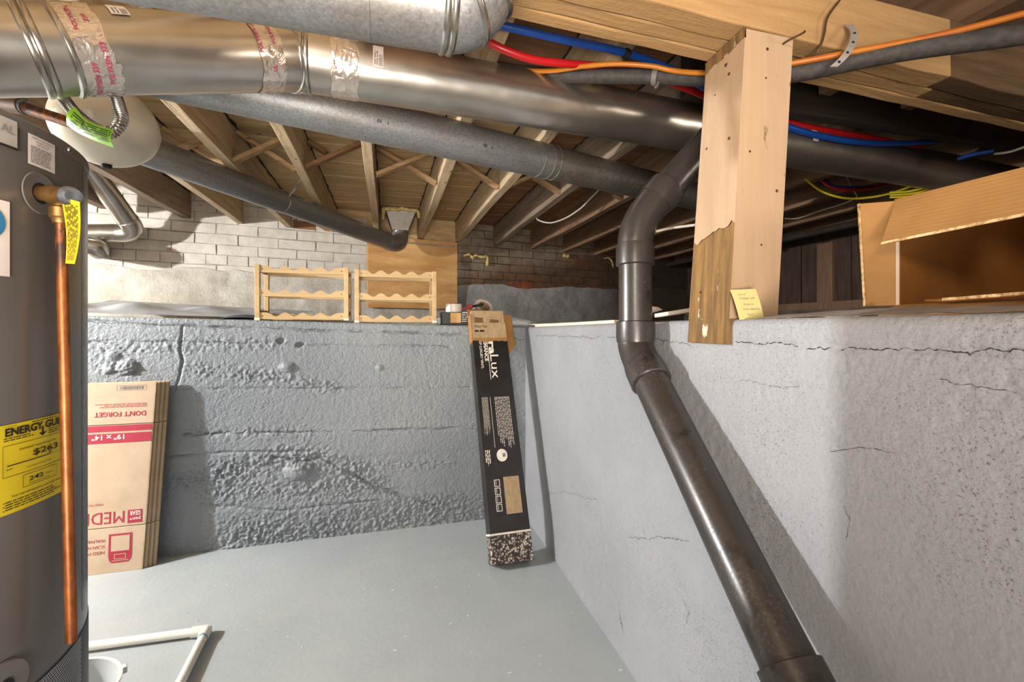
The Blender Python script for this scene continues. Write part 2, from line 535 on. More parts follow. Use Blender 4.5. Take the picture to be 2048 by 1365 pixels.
def smooth_path(pts, k=6):
    pts = [V(p) for p in pts]
    out = []
    for i in range(len(pts) - 1):
        p0, p1, p2, p3 = pts[max(i - 1, 0)], pts[i], pts[i + 1], pts[min(i + 2, len(pts) - 1)]
        for j in range(k):
            t = j / k
            out.append(0.5 * ((2 * p1) + (p2 - p0) * t + (2 * p0 - 5 * p1 + 4 * p2 - p3) * t * t + (3 * p1 - p0 - 3 * p2 + p3) * t ** 3))
    out.append(pts[-1])
    return out
def bend(a, c, b, k=8):                # quadratic bend a-c-b
    a, c, b = V(a), V(c), V(b)
    return [a * (1 - t) ** 2 + c * 2 * t * (1 - t) + b * t * t for t in [i / k for i in range(k + 1)]]
# flat print: lettering from the built-in font turned to mesh, mapped by fn(u, v)
_tc = {}
def glyphs(txt, bold=0.0):
    key = (txt, bold)
    if key not in _tc:
        cu = bpy.data.curves.new('t', 'FONT')
        cu.body = txt
        cu.size = 1
        cu.resolution_u = 2
        cu.offset = bold
        cu.fill_mode = 'FRONT'
        o = bpy.data.objects.new('t', cu)
        COL.objects.link(o)
        dg = bpy.context.evaluated_depsgraph_get()
        me = bpy.data.meshes.new_from_object(o.evaluated_get(dg))
        vs = [(v.co.x, v.co.y) for v in me.vertices]
        fs = [tuple(p.vertices) for p in me.polygons]
        bpy.data.objects.remove(o)
        bpy.data.curves.remove(cu)
        bpy.data.meshes.remove(me)
        _tc[key] = (vs, fs)
    return _tc[key]
def text(mb, txt, fn, u, v, h, width=None, align=0.0, bold=0.0, rot=0.0):
    vs, fs = glyphs(txt, bold)
    if not vs: return
    x0, x1 = min(p[0] for p in vs), max(p[0] for p in vs)
    k = h / 0.72
    kx = width / (x1 - x0) if width else k
    cr, sr = math.cos(rot), math.sin(rot)
    out = []
    for x, y in vs:
        a, b = (x - x0 - align * (x1 - x0)) * kx, y * k
        out.append(fn(u + a * cr - b * sr, v + a * sr + b * cr))
    mb.add(out, fs)
def rect(mb, fn, u0, v0, u1, v1, n=1):
    for i in range(n):
        a, b = u0 + (u1 - u0) * i / n, u0 + (u1 - u0) * (i + 1) / n
        mb.add([fn(a, v0), fn(b, v0), fn(b, v1), fn(a, v1)], [(0, 1, 2, 3)])
def frame_rect(mb, fn, u0, v0, u1, v1, t):
    rect(mb, fn, u0, v0, u1, v0 + t, 4)
    rect(mb, fn, u0, v1 - t, u1, v1, 4)
    rect(mb, fn, u0, v0, u0 + t, v1)
    rect(mb, fn, u1 - t, v0, u1, v1)
def dashes(mb, fn, u0, v0, u1, v1, rows, seed=1, fill=0.5, ragged=True):   # rows of print too small to read
    r = random.Random(seed)
    dv = (v1 - v0) / rows
    for i in range(rows):
        u = u0
        end = u1 - (r.random() * 0.25 * (u1 - u0) if ragged else 0)
        while u < end:
            w = dv * r.uniform(1.0, 3.2)
            rect(mb, fn, u, v0 + dv * (i + (1 - fill) / 2), min(u + w, end), v0 + dv * (i + (1 + fill) / 2))
            u += w + dv * 0.5
def plane_fn(o, u, v, n, off=0.0006):
    o, u, v, n = V(o), V(u), V(v), V(n)
    return lambda a, b: o + u * a + v * b + n * off
# ------------------------------------------------------------------ STRUCTURE
_rng = np.random.default_rng(3)
_lat = _rng.random((256, 256))
def vn(u, v, fr, sd=0):
    x, y = u * fr + sd * 17.3, v * fr + sd * 9.1
    xi, yi = np.floor(x).astype(int), np.floor(y).astype(int)
    fx, fy = x - xi, y - yi
    fx, fy = fx * fx * (3 - 2 * fx), fy * fy * (3 - 2 * fy)
    g = lambda a, b: _lat[a % 256, b % 256]
    return (g(xi, yi) * (1 - fx) + g(xi + 1, yi) * fx) * (1 - fy) + (g(xi, yi + 1) * (1 - fx) + g(xi + 1, yi + 1) * fx) * fy
def fbm(u, v, fr, sd=0, o=4, g=0.55):
    t, a, n = 0, 1, 0
    for i in range(o):
        t = t + a * vn(u, v, fr * 2 ** i, sd + i)
        n += a
        a *= g
    return t / n
def pdist(u, v, pts):                   # distance of (u, v) to a polyline
    d = np.full(u.shape, 9.0)
    for (ax, ay), (bx, by) in zip(pts, pts[1:]):
        L = (bx - ax) ** 2 + (by - ay) ** 2
        t = np.clip(((u - ax) * (bx - ax) + (v - ay) * (by - ay)) / L, 0, 1)
        d = np.minimum(d, np.hypot(u - ax - t * (bx - ax), v - ay - t * (by - ay)))
    return d
def grid_mesh(name, X, Y, Z, mat, parent=None, dirt_shade=None):
    h, w = X.shape
    me = bpy.data.meshes.new(name)
    co = np.stack([X, Y, Z], -1).reshape(-1, 3)
    i = np.arange((h - 1) * (w - 1))
    r, c = i // (w - 1), i % (w - 1)
    a = r * w + c
    q = np.stack([a, a + 1, a + 1 + w, a + w], -1).reshape(-1)
    me.vertices.add(len(co))
    me.vertices.foreach_set('co', co.reshape(-1).astype(np.float32))
    me.loops.add(len(q))
    me.loops.foreach_set('vertex_index', q.astype(np.int32))
    me.polygons.add(len(i))
    me.polygons.foreach_set('loop_start', (np.arange(len(i)) * 4).astype(np.int32))
    me.polygons.foreach_set('use_smooth', np.ones(len(i), bool))
    me.update(calc_edges=True)
    if dirt_shade is not None:
        at_ = me.attributes.new('dirt_shade', 'FLOAT', 'POINT')
        at_.data.foreach_set('value', dirt_shade.reshape(-1).astype(np.float32))
    me.materials.append(MT[mat])
    o = bpy.data.objects.new(name, me)
    COL.objects.link(o)
    if parent is not None: o.parent = parent
    return o

# floor
m = MB()
m.slab(lambda u, v: V((-3.2 + 4.2 * u, -2.6 + 5.3 * v, 0)), 4, 4, (0, 0, -0.12))
struct(link('floor', m, 'floor', base=(0, 0, 0)))

# low back wall: rough board-marked concrete
def wuv(pts): return [(PY(x, y, YB).x, PY(x, y, YB).z) for x, y in pts]
U, W = np.meshgrid(np.linspace(-2.6, 0.80, 660), np.linspace(0, 1, 250))
ZT = 1.069 - 0.0251 * U
ZT = np.where(U > 0.755, 1.05, ZT)
Z = W * ZT
amp = 0.0006 + 0.0012 * fbm(U, Z, 3, 5)
rough = [([(185, 700), (330, 690), (560, 688)], 0.035, 0.0045), ([(205, 735), (262, 735)], 0.03, 0.010), ([(390, 738), (590, 760), (670, 775)], 0.035, 0.006),
         ([(370, 868), (620, 866)], 0.03, 0.004), ([(370, 965), (450, 940), (560, 915), (640, 920), (700, 945), (760, 970)], 0.055, 0.010),
         ([(420, 985), (560, 975), (700, 985)], 0.06, 0.0065), ([(400, 1065), (620, 1040), (900, 1010)], 0.06, 0.006), ([(400, 1095), (620, 1070), (960, 1030)], 0.05, 0.006),
         ([(690, 935), (900, 925)], 0.025, 0.004), ([(840, 1010), (980, 1000)], 0.05, 0.004)]
for pts, wd, a in rough:
    d = pdist(U, Z, wuv(pts))
    amp = amp + a * np.exp(-(d / wd) ** 2) * (0.5 + fbm(U, Z, 9, 8, 2))
chunk = np.abs(fbm(U, Z, 58, 2, 3) - 0.5) * 2
fine = fbm(U, Z, 95, 11, 3) - 0.5
D = 0.006 * (fbm(U, Z, 2.0, 1, 3) - 0.5) + amp * 0.72 * (1.7 * chunk - 0.4) + amp * 1.5 * fine + 0.0016 * fine
CR_B = []
DT = np.zeros(U.shape)
def ledge(pts, dep, half=0.006, wob=0.004):
    global D, DT
    CR_B.append((pts, dep))
    p = wuv(pts)
    d = pdist(U + 0, Z + wob * (fbm(U, Z, 14, 21, 3) - 0.5) * 3, p)
    k = np.clip(fbm(U, Z, 11, 31, 2) * 1.8 - 0.25, 0.05, 1)
    D = D - dep * np.exp(-(d / half) ** 2) * k
    DT = np.maximum(DT, np.exp(-(d / (half * 0.5)) ** 2) * k * min(dep / 0.03, 0.6))
ledge([(170, 643), (400, 654), (680, 662), (930, 670), (1060, 680)], 0.013, 0.005, 0.006)
ledge([(330, 778), (940, 776)], 0.004)
ledge([(370, 869), (620, 864), (960, 856)], 0.011, 0.006)
ledge([(180, 683), (560, 688), (900, 694)], 0.007, 0.006)
ledge([(320, 912), (480, 905), (620, 903)], 0.008)
ledge([(545, 913), (600, 925), (640, 915), (690, 940), (760, 978), (840, 1003), (870, 1010)], 0.018, 0.008)
ledge([(365, 652), (360, 700), (366, 720), (358, 760), (350, 782)], 0.012, 0.004)
ledge([(400, 1008), (560, 1022), (760, 1000)], 0.006, 0.006)
# board offsets between the form lines
for k, (yy, off) in enumerate([(688, 0.002), (777, -0.002), (864, 0.004), (925, -0.003), (1010, 0.003)]):
    zz = PY(560, yy, YB).z + 0.02 * 0
    D = D + off * (1 / (1 + np.exp((Z - zz) / 0.004)))
for x, y, r, hgt in [(598, 940, 0.042, 0.026), (575, 735, 0.022, 0.018), (255, 735, 0.028, 0.022), (222, 738, 0.02, 0.016), (560, 682, 0.012, -0.02), (600, 690, 0.012, -0.02), (228, 712, 0.016, 0.014), (760, 735, 0.012, 0.008)]:
    px, pz = wuv([(x, y)])[0]
    d = np.hypot((U - px) / 1.35, Z - pz) + 0.012 * (fbm(U, Z, 40, 41, 3) - 0.5)
    D = D + hgt * np.clip(1.25 - d / r, 0, 1) ** 0.6
edge = np.clip((ZT - Z) / 0.012, 0, 1)
D = np.where(Z > ZT - 0.012, D - 0.006 * (1 - edge) ** 2, D)
back = lambda A, r: np.vstack([A, r])
YF = back(YB - D, np.full((1, U.shape[1]), YB + 0.07))
wb = empty_struct('wall_back', (0, 0, 0))
grid_mesh('concrete_face', back(U, U[-1:]), YF, back(Z, Z[-1:]), 'wall_paint', wb, back(DT * 0.4, DT[-1:] * 0))
def crack(parent, pts, width, surf, mat, seed, keep=0.75, wob=0.004, name='crack'):
    # dark ragged line in the concrete, laid on the real surface
    rr = random.Random(seed)
    P_ = [V((a, b, 0)) for a, b in pts]
    m = MB()
    L = sum((b - a).length for a, b in zip(P_, P_[1:]))
    n = max(int(L / 0.0035), 4)
    q = []
    acc = [0.0]
    for a, b in zip(P_, P_[1:]): acc.append(acc[-1] + (b - a).length)
    off, on = 0.0, True
    prev = None
    for i in range(n + 1):
        s = L * i / n
        k = max(j for j in range(len(acc) - 1) if acc[j] <= s + 1e-9)
        a, b = P_[k], P_[k + 1]
        d = (b - a).normalized()
        nn = V((-d.y, d.x, 0))
        off = off * 0.85 + rr.gauss(0, wob * 0.3)
        c = a + d * (s - acc[k]) + nn * off
        if rr.random() < 0.07: on = rr.random() < keep
        w = width * 0.5 * rr.uniform(0.1, 1.0) if on else 0.0
        cur = (c + nn * w, c - nn * w)
        if prev and (w > 0 or prevw > 0):
            m.quad(surf(prev[1].x, prev[1].y), surf(cur[1].x, cur[1].y), surf(cur[0].x, cur[0].y), surf(prev[0].x, prev[0].y))
        prev, prevw = cur, w
    o = link(name, m, mat, None, base=(0, 0, 0))
    o.parent = parent
    return o
DB_ = D.copy()
def surfB(x, z):
    i = min(max((x + 2.6) / 3.4 * 659, 0), 658.99)
    zt = 1.069 - 0.0251 * min(x, 0.755)
    j = min(max(z / zt * 249, 0), 248.99)
    i0, j0 = int(i), int(j)
    fi, fj = i - i0, j - j0
    d = DB_[j0, i0] * (1 - fi) * (1 - fj) + DB_[j0, i0 + 1] * fi * (1 - fj) + DB_[j0 + 1, i0] * (1 - fi) * fj + DB_[j0 + 1, i0 + 1] * fi * fj
    return V((x, YB - d - 0.0006, z))
MT['crack_b'] = plain('dark_crack_back', '#3f474d', 0.9)  # flat dark tones for the drawn crack strips
MT['crack_r'] = plain('dark_crack_right', '#3a352f', 0.9)
for k_, (pts, dep) in enumerate(CR_B):
    crack(wb, wuv(pts), 0.0022 + dep * 0.09, surfB, 'crack_b', k_, 0.6, 0.006)
# its flat top, with the ground of the crawl space behind it
m = MB()
m.slab(lambda u, v: V((-2.9 + 6.9 * u, YB + 0.05 + 2.65 * v, ledge_z(min(-2.9 + 6.9 * u, 0.755)) - 0.001)), 40, 2, (0, 0, -0.14))
link('wall_top', m, 'dirt_shade', wb)
m = MB()
m.box((-2.6, YB + 0.05, 0), (0.9, YB + 0.2, 0.9))
link('wall_core', m, 'wall_paint', wb)

# low right wall, pitted
wr = empty_struct('wall_right', (0, 0, 0))
U, W = np.meshgrid(np.linspace(-0.7, 2.46, 620), np.linspace(0, 1, 240))
ZT = 1.05 + 0.017 * np.clip((2.39 - U) / 1.3, 0, 1)
Z = W * ZT
def ruv(pts): return [(PR(x, y).y, PR(x, y).z) for x, y in pts]
DT = np.zeros(U.shape)
def seam(pts, dep, half=0.005, wob=0.005):
    global D, DT
    d = pdist(U, Z + wob * 3 * (fbm(U, Z, 16, 21, 3) - 0.5), ruv(pts))
    k = np.clip(fbm(U, Z, 15, 31, 3) * 2.6 - 0.75, 0.0, 1)
    D = D - dep * np.exp(-(d / half) ** 2) * k
    DT = np.maximum(DT, np.exp(-(d / (half * 0.7)) ** 2) * np.clip(k * 1.6, 0, 1) * min(dep / 0.012, 0.95))
pit = np.clip((fbm(U, Z, 80, 4, 3, 0.65) - 0.56) / 0.1, 0, 1) * np.clip(fbm(U, Z, 3, 51, 2) * 2.4 - 0.75, 0.05, 1)
D = 0.008 * (fbm(U, Z, 1.7, 1, 3) - 0.5) - 0.0016 * pit + 0.0007 * (fbm(U, Z, 70, 6, 3) - 0.5)
low = np.clip((0.22 - Z) / 0.2, 0, 1)
D = D + 0.012 * low ** 2
CR_R = [([(1070, 672), (1150, 674), (1240, 676), (1320, 680), (1380, 690)], 0.0022), ([(1470, 683), (1530, 690), (1600, 692), (1720, 697), (1860, 700), (1990, 702), (2048, 703)], 0.0026), ([(1255, 1075), (1310, 1078), (1375, 1080)], 0.002), ([(1222, 1170), (1235, 1215), (1250, 1270)], 0.002), ([(1090, 990), (1130, 985), (1190, 1000)], 0.0014), ([(1660, 900), (1720, 895), (1790, 910)], 0.0012), ([(1365, 1200), (1378, 1225), (1372, 1250)], 0.0016), ([(1480, 760), (1560, 775), (1600, 770)], 0.001), ([(1880, 760), (1940, 770), (2030, 790)], 0.0012), ([(1690, 1010), (1700, 1040), (1690, 1075)], 0.001)]
seam([(1070, 672), (1240, 676), (1380, 690)], 0.004, 0.005)
seam([(1470, 683), (1600, 692), (1720, 697), (1860, 700), (2048, 703)], 0.005, 0.005, 0.003)
seam([(1255, 1075), (1310, 1078), (1375, 1080)], 0.007, 0.0025)
seam([(1222, 1170), (1235, 1215), (1250, 1270)], 0.008, 0.0025)
seam([(1090, 990), (1130, 985), (1190, 1000)], 0.004, 0.002)
seam([(1660, 900), (1720, 895), (1790, 910)], 0.004, 0.002)
edge = np.clip((ZT - Z) / 0.014, 0, 1)
D = D - 0.008 * (1 - edge) ** 2
X0 = 0.745 + 0.023 * (U - 1.939)
bk_ = lambda A, r: np.vstack([A, r])[:, ::-1]
grid_mesh('concrete_face', bk_(X0 - D, X0[-1:] + 0.07), bk_(U, U[-1:]), bk_(Z, Z[-1:]), 'wall_paint_r', wr, bk_(DT * 0, DT[-1:] * 0))
DR_ = D.copy()
def surfR(y, z):
    i = min(max((y + 0.7) / 3.16 * 619, 0), 618.99)
    zt = 1.05 + 0.017 * min(max((2.39 - y) / 1.3, 0), 1)
    j = min(max(z / zt * 239, 0), 238.99)
    i0, j0 = int(i), int(j)
    fi, fj = i - i0, j - j0
    d = DR_[j0, i0] * (1 - fi) * (1 - fj) + DR_[j0, i0 + 1] * fi * (1 - fj) + DR_[j0 + 1, i0] * (1 - fi) * fj + DR_[j0 + 1, i0 + 1] * fi * fj
    return V((0.745 + 0.023 * (y - 1.939) - d - 0.0006, y, z))
for k_, (pts, w_) in enumerate(CR_R):
    crack(wr, ruv(pts), w_, surfR, 'crack_r', 50 + k_, 0.88, 0.004)
m = MB()
m.slab(lambda u, v: V((wall_x(-0.8 + 3.25 * v) + 0.05 + 3.15 * u, -0.8 + 3.25 * v, ledge_z(2, -0.8 + 3.25 * v) - 0.001)), 2, 24, (0, 0, -0.14))
link('wall_top', m, 'dirt_shade', wr)
m = MB()
m.box((0.80, -0.7, 0), (0.95, 2.5, 0.9))
link('wall_core', m, 'wall_paint_r', wr)

# far brick wall: render below, brick courses above
wf = empty_struct('wall_far', (0, 0, 0))
WD = V((1, 0.2, 0)).normalized()
WN = V((0.2, -1, 0)).normalized()
def wfp(sx, z, out=0.0):
    return V((sx, 4.1 + 0.2 * sx, z)) + WN * out
m = MB()
m.obox(wfp(-3.0, 0.95, 0.003), WD * 7.2, -WN * 0.2, V((0, 0, 1.15)))
link('mortar_bed', m, 'mortar', wf)
nb = 0
CH, BL = 0.0775, 0.272
me_cache = []
for k in range(6):
    m = MB()
    ln = BL - 0.007
    j = lambda: random.uniform(-0.003, 0.003)
    bx = [(-ln / 2 + j(), j(), j()), (ln / 2 + j(), j(), j()), (ln / 2, 0.05, 0), (-ln / 2, 0.05, 0), (-ln / 2 + j(), j(), CH - 0.007 + j()), (ln / 2 + j(), j(), CH - 0.007 + j()), (ln / 2, 0.05, CH - 0.007), (-ln / 2, 0.05, CH - 0.007)]
    m.hexa(bx)
    o = link('brick', m, 'brick', base=(0, 0, 0))
    me_cache.append(o.data)
    bpy.data.objects.remove(o)
ang = math.atan2(0.2, 1)
for c in range(8):
    z = 1.44 + c * CH
    header = (c in (1,))
    step = BL / 2 if header else BL
    x = -2.95 + (0.5 * BL if c % 2 else 0)
    while x < 4.0:
        skip = (z > 1.86 and -0.25 < x < 0.70) or (c == 0 and x > 2.9)
        if not skip:
            o = bpy.data.objects.new('brick', random.choice(me_cache))
            COL.objects.link(o)
            o.parent = wf
            o.location = wfp(x, z + random.uniform(-0.002, 0.002), 0.008 + random.uniform(-0.003, 0.004))
            o.rotation_euler = (0, 0, ang + random.uniform(-0.006, 0.006))
            if header: o.scale = (0.49, 1, 1)
            nb += 1
        x += step * 0.98
U, Z = np.meshgrid(np.linspace(-3.0, 4.1, 420), np.linspace(0.98, 1.0, 2))
Wv = np.linspace(0, 1, 70)[:, None]
U = np.repeat(U[:1], 70, 0)
top = 1.475 + 0.05 * (fbm(U, U * 0 + 3, 2.2, 3, 3) - 0.5) * 2 + 0.02 * (fbm(U, U * 0 + 1, 14, 5, 3) - 0.5)
Z = 0.98 + Wv * (top - 0.98)
D = 0.024 + 0.02 * (1 - Wv) + 0.02 * (fbm(U, Z, 5, 7, 4) - 0.5) + 0.008 * (fbm(U, Z, 34, 9, 3) - 0.5)
D = np.where(Wv > 0.97, -0.01, D)
grid_mesh('cement_render', U + 0.196 * D, 4.1 + 0.2 * U - 0.98 * D, Z, 'parge', wf)

# side wall of the crawl space: upright planks over a sill
ws = empty_struct('wall_side', (0, 0, 0))
m = MB()
m.box((3.62, -1.0, 0.95), (3.8, 5.2, 2.05))
link('wall_core', m, 'dark_z', ws)
y = 0.9
while y < 4.8:
    w = random.choice((0.15, 0.19, 0.22, 0.24))
    m = MB()
    m.box((3.60 - random.uniform(0.0, 0.015), y + 0.006, 1.265), (3.625, y + w - 0.006, 1.79))
    link('plank', m, random.choice(('dark_z', 'dark_z', 'dark_z')) , ws)
    y += w
m = MB()
m.box((3.565, 2.90, 1.265), (3.60, 3.04, 1.76))
link('plank', m, 'dark_z2', ws)
m = MB()
m.box((3.52, 0.2, 1.20), (3.64, 4.75, 1.262))
link('sill', m, 'dark_z2', ws)
m = MB()
m.box((3.50, 0.2, 1.0), (3.66, 4.75, 1.20))
link('foundation_strip', m, 'dirt_shade', ws)
# left wall of the room
m = MB()
m.box((-3.1, -1.0, 0), (-2.95, 3.6, 2.05))
struct(link('wall_left', m, 'parge', base=(-3.0, 1.4, 0)))

# ceiling: subfloor boards on joists
ce = empty_struct('ceiling', (0, 0, 0))
ZJ, ZB = 1.84, 2.035
y = -0.9
nbrd = 0
while y < 4.75:
    w = random.choice((0.088, 0.09, 0.092))
    xs_ = 0.66 if y > 1.75 else -0.075
    for x0, x1, mt in ((-3.0, xs_, 'tan_x'), (xs_, 3.7, 'brown_x')):
        m = MB()
        a, b = x0 + (0.0 if x0 < -2 else random.uniform(-0.004, 0)), x1
        g = random.uniform(0.0008, 0.0022)
        zz = ZB + random.uniform(0, 0.003)
        m.hexa([(a, y + g, zz), (b, y + g, zz), (b, y + w - g, zz), (a, y + w - g, zz), (a, y + g, zz + 0.025), (b, y + g, zz + 0.025), (b, y + w - g, zz + 0.025), (a, y + w - g, zz + 0.025)])
        link('subfloor_board', m, mt, ce)
        nbrd += 1
    y += w
m = MB()
m.box((-3.1, -1.0, ZB + 0.03), (3.8, 5.2, ZB + 0.08))
link('upper_floor', m, 'hole', ce)  # floor above, coloured black so the board gaps look shaded
# joists: x position of each at its far end (from the photo), paint state
JX = [(-1.395, 'grey_y', 3.80, 0.055), (-1.066, 'tan_y', None, 0.045), (-0.735, 'tan_y', None, 0.045), (-0.412, 'tan_y', None, 0.045), (-0.075, 'tan_y', None, 0.045),
      (0.300, 'tan_y', None, 0.05), (0.652, 'tan_y', None, 0.05), (1.03, 'grey_y', None, 0.05), (1.44, 'brown_y', None, 0.05), (1.82, 'brown_y', None, 0.05), (2.22, 'brown_y', None, 0.05), (2.62, 'brown_y', None, 0.05), (3.05, 'brown_y', None, 0.05), (3.40, 'brown_y', None, 0.05)]
for x, mt, yend, th in JX:
    ye = yend or 4.1 + 0.2 * x + 0.02
    spans = [(-0.9, ye)] if x < 1.0 else [(-0.9, 1.20), (1.30, ye)]
    for a, b in spans:
        m = MB()
        k = 24
        def jf(i, dx, dz):
            yy = a + (b - a) * i / k
            return V((x + dx + 0.004 * math.sin(yy * 2.3 + x * 5), yy, dz + (0.003 * math.sin(yy * 5 + x * 9) if dz < 1.9 else 0)))
        vs, fs = [], []
        for i in range(k + 1):
            vs += [jf(i, -th / 2, ZJ), jf(i, th / 2, ZJ), jf(i, th / 2, ZB), jf(i, -th / 2, ZB)]
        for i in range(k):
            for e in range(4):
                fs.append((i * 4 + e, i * 4 + (e + 1) % 4, i * 4 + 4 + (e + 1) % 4, i * 4 + 4 + e))
        fs += [(3, 2, 1, 0), (k * 4, k * 4 + 1, k * 4 + 2, k * 4 + 3)]
        m.add(vs, [f[::-1] for f in fs])
        link('joist', m, mt, ce, bevel=0.003)
        if mt in ('tan_y', 'grey_y'):      # ragged dark strips: painted gap shade and peeled edge along joist tops
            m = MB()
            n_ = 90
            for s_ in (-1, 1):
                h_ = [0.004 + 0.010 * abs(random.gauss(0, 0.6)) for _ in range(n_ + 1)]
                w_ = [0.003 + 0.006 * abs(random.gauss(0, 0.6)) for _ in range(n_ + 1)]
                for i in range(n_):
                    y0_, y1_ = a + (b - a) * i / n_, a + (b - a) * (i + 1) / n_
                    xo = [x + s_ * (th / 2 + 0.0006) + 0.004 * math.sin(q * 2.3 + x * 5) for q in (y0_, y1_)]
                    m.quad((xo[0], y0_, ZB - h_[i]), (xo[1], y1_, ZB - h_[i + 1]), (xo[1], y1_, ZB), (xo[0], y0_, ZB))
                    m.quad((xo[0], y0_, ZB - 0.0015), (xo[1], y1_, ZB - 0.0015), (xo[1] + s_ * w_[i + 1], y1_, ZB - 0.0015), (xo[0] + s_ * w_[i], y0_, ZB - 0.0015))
            link('shaded_bare_edge', m, 'dark_x', ce)
# extra joist at the far left with a bare cut end
m = MB()
m.box((-1.78, -0.9, ZJ - 0.02), (-1.72, 3.55, ZB))
link('joist', m, 'grey_y', ce)
m = MB()
m.box((-2.2, -0.9, ZJ - 0.02), (-2.14, 4.0, ZB))
link('joist', m, 'grey_y', ce)
# blocks closing the joist bays over the brick
jx = [j[0] for j in JX]
for i in range(len(jx) - 1):
    a, b = jx[i] + 0.026, jx[i + 1] - 0.026
    if -0.8 < a < 0.6:
        m = MB()
        m.hexa([(a, 4.09 + 0.2 * a, ZJ - 0.0), (b, 4.09 + 0.2 * b, ZJ - 0.0), (b, 4.13 + 0.2 * b, ZJ), (a, 4.13 + 0.2 * a, ZJ),
                (a, 4.09 + 0.2 * a, ZB), (b, 4.09 + 0.2 * b, ZB), (b, 4.13 + 0.2 * b, ZB), (a, 4.13 + 0.2 * a, ZB)])
        link('end_block', m, 'tan_x' if a > -0.45 else 'brown_x', ce)
# cross braces between the joists
def brace(i, y, rise, mt, z0=0.012, z1=0.02, w=0.045, dy=0.0, f0=0.0, f1=1.0):
    a, b = jx[i] + 0.027, jx[i + 1] - 0.027
    lo, hi = ZJ + z0, ZB - z1
    p, q = (V((a, y, lo)), V((b, y + dy, hi))) if rise else (V((a, y, hi)), V((b, y + dy, lo)))
    p, q = p.lerp(q, f0), p.lerp(q, f1)
    m = MB()
    m.beam(p, q, w, 0.02)
    link('cross_brace', m, mt, ce, bevel=0.002)
for i, y in ((1, 2.55), (2, 2.5), (3, 2.5), (4, 2.52), (5, 2.5), (6, 2.5), (7, 2.5), (8, 2.5)):
    if i not in (3,): brace(i, y + 0.03, False, 'brace' if i < 7 else 'brace_d')
    if i not in (5, 8): brace(i, y - 0.03, True, 'brace' if i not in (3, 7) else 'brace_d')
brace(3, 2.56, False, 'brace_d', f1=0.3)

# beam under the joists: two plies, painted as far as a ragged line
ZBM = 1.70
bm_ = thing('support_beam', 'thick cream painted timber beam on top of the post, bare brown at its right end', 'beam', (1.4, 0.88, ZBM))
bm_['kind'] = 'thing'
def bz(x): return 1.712 - 0.03 * (x - 0.6)
def ply(y0, y1, xa, xb, mt, dz=0.0, name='beam_ply'):
    m = MB()
    k = 30
    vs, fs = [], []
    for i in range(k + 1):
        x = xa + (xb - xa) * i / k
        wz = 0.002 * math.sin(x * 21 + y0 * 50) + dz
        vs += [(x, y0 + 0.0015 * math.sin(x * 17), bz(x) + wz), (x, y1, bz(x) + wz * 0.6), (x, y1, ZJ - 0.003), (x, y0, ZJ - 0.003)]
    for i in range(k):
        for e in range(4):
            fs.append((i * 4 + e, i * 4 + 4 + e, i * 4 + 4 + (e + 1) % 4, i * 4 + (e + 1) % 4))
    fs += [(0, 1, 2, 3), (k * 4 + 3, k * 4 + 2, k * 4 + 1, k * 4)]
    m.add(vs, fs)
    return link(name, m, mt, bm_, bevel=0.004)
XP = PY(1902, 150, 0.812).x
ply(0.812, 0.868, 0.05, XP, 'tan_beam')
ply(0.813, 0.868, XP, 3.3, 'raw_beam', 0.001)
ply(0.871, 0.912, 0.05, XP + 0.03, 'tan_beam', 0.003)
ply(0.872, 0.912, XP + 0.03, 3.3, 'raw_beam', 0.004)
ply(0.915, 0.952, 0.05, 3.3, 'tan_beam', 0.002)
# dark ledger behind the beam
m = MB()
m.box((0.93, 1.235, 1.79), (3.4, 1.28, ZB - 0.01))
o = tag(link('ledger_board', m, 'dark_x', bevel=0.004), 'blackened timber board under the joists just behind the cream beam', 'board')
# post
SH = V((-0.012, 0, 0))
A0, B0, C0 = PR(1465, 685), PR(1382, 685), PY(1555, 638, 0.812)
A1, B1, C1 = PY(1491, 50, 0.812), PY(1414, 104, 0.953), PY(1586, 82, 0.812)
A0.y = A1.y = 0.812
B0.y = 0.953
for q_ in (A0, B0): q_.x -= 0.011
po = thing('support_post', 'square cream painted timber post with a bare brown patch at its foot', 'post', (0.78, 0.88, 1.012))
po['kind'] = 'thing'
D0, D1 = C0 + V((0, 0.141, 0)), C1 + V((0, 0.141, 0))
def at(p, q, z): return p + (q - p) * ((z - p.z) / (q.z - p.z))
zt = 1.70
# painted shaft: its foot on the left face follows the ragged paint line
def post_pt(e, z): return at(*((A0, A1), (B0, B1), (D0, D1), (C0, C1))[e], z)
zA, zB = PR(1466, 440).z, PR(1390, 487).z
zl = ledge_z(1, 0.85) + 0.002
m = MB()
k = 14
bot, edge_l = [], []
for i in range(k + 1):
    t = i / k
    z = zA + (zB - zA) * (t ** 0.9) + random.uniform(-0.006, 0.006)
    edge_l.append((t, z))
vs = []
lv = [post_pt(0, z).lerp(post_pt(1, z), t) for t, z in edge_l]
lt = [post_pt(0, zt).lerp(post_pt(1, zt), t) for t, z in edge_l]
fs = []
vs = lv + lt
n = k + 1
for i in range(k): fs.append((i, i + 1, i + 1 + n, i + n)[::-1])
b = len(vs)
vs += [post_pt(0, zl), post_pt(3, zl), post_pt(2, zl), post_pt(1, zB), post_pt(0, zt), post_pt(3, zt), post_pt(2, zt), post_pt(1, zt), post_pt(1, zl)]
fs += [(b, b + 1, b + 5, b + 4), (b + 1, b + 2, b + 6, b + 5), (b + 2, b + 8, b + 3, b + 7, b + 6), (b + 4, b + 5, b + 6, b + 7)]
m.add(vs, fs)
link('painted_shaft', m, 'tan_post', po)
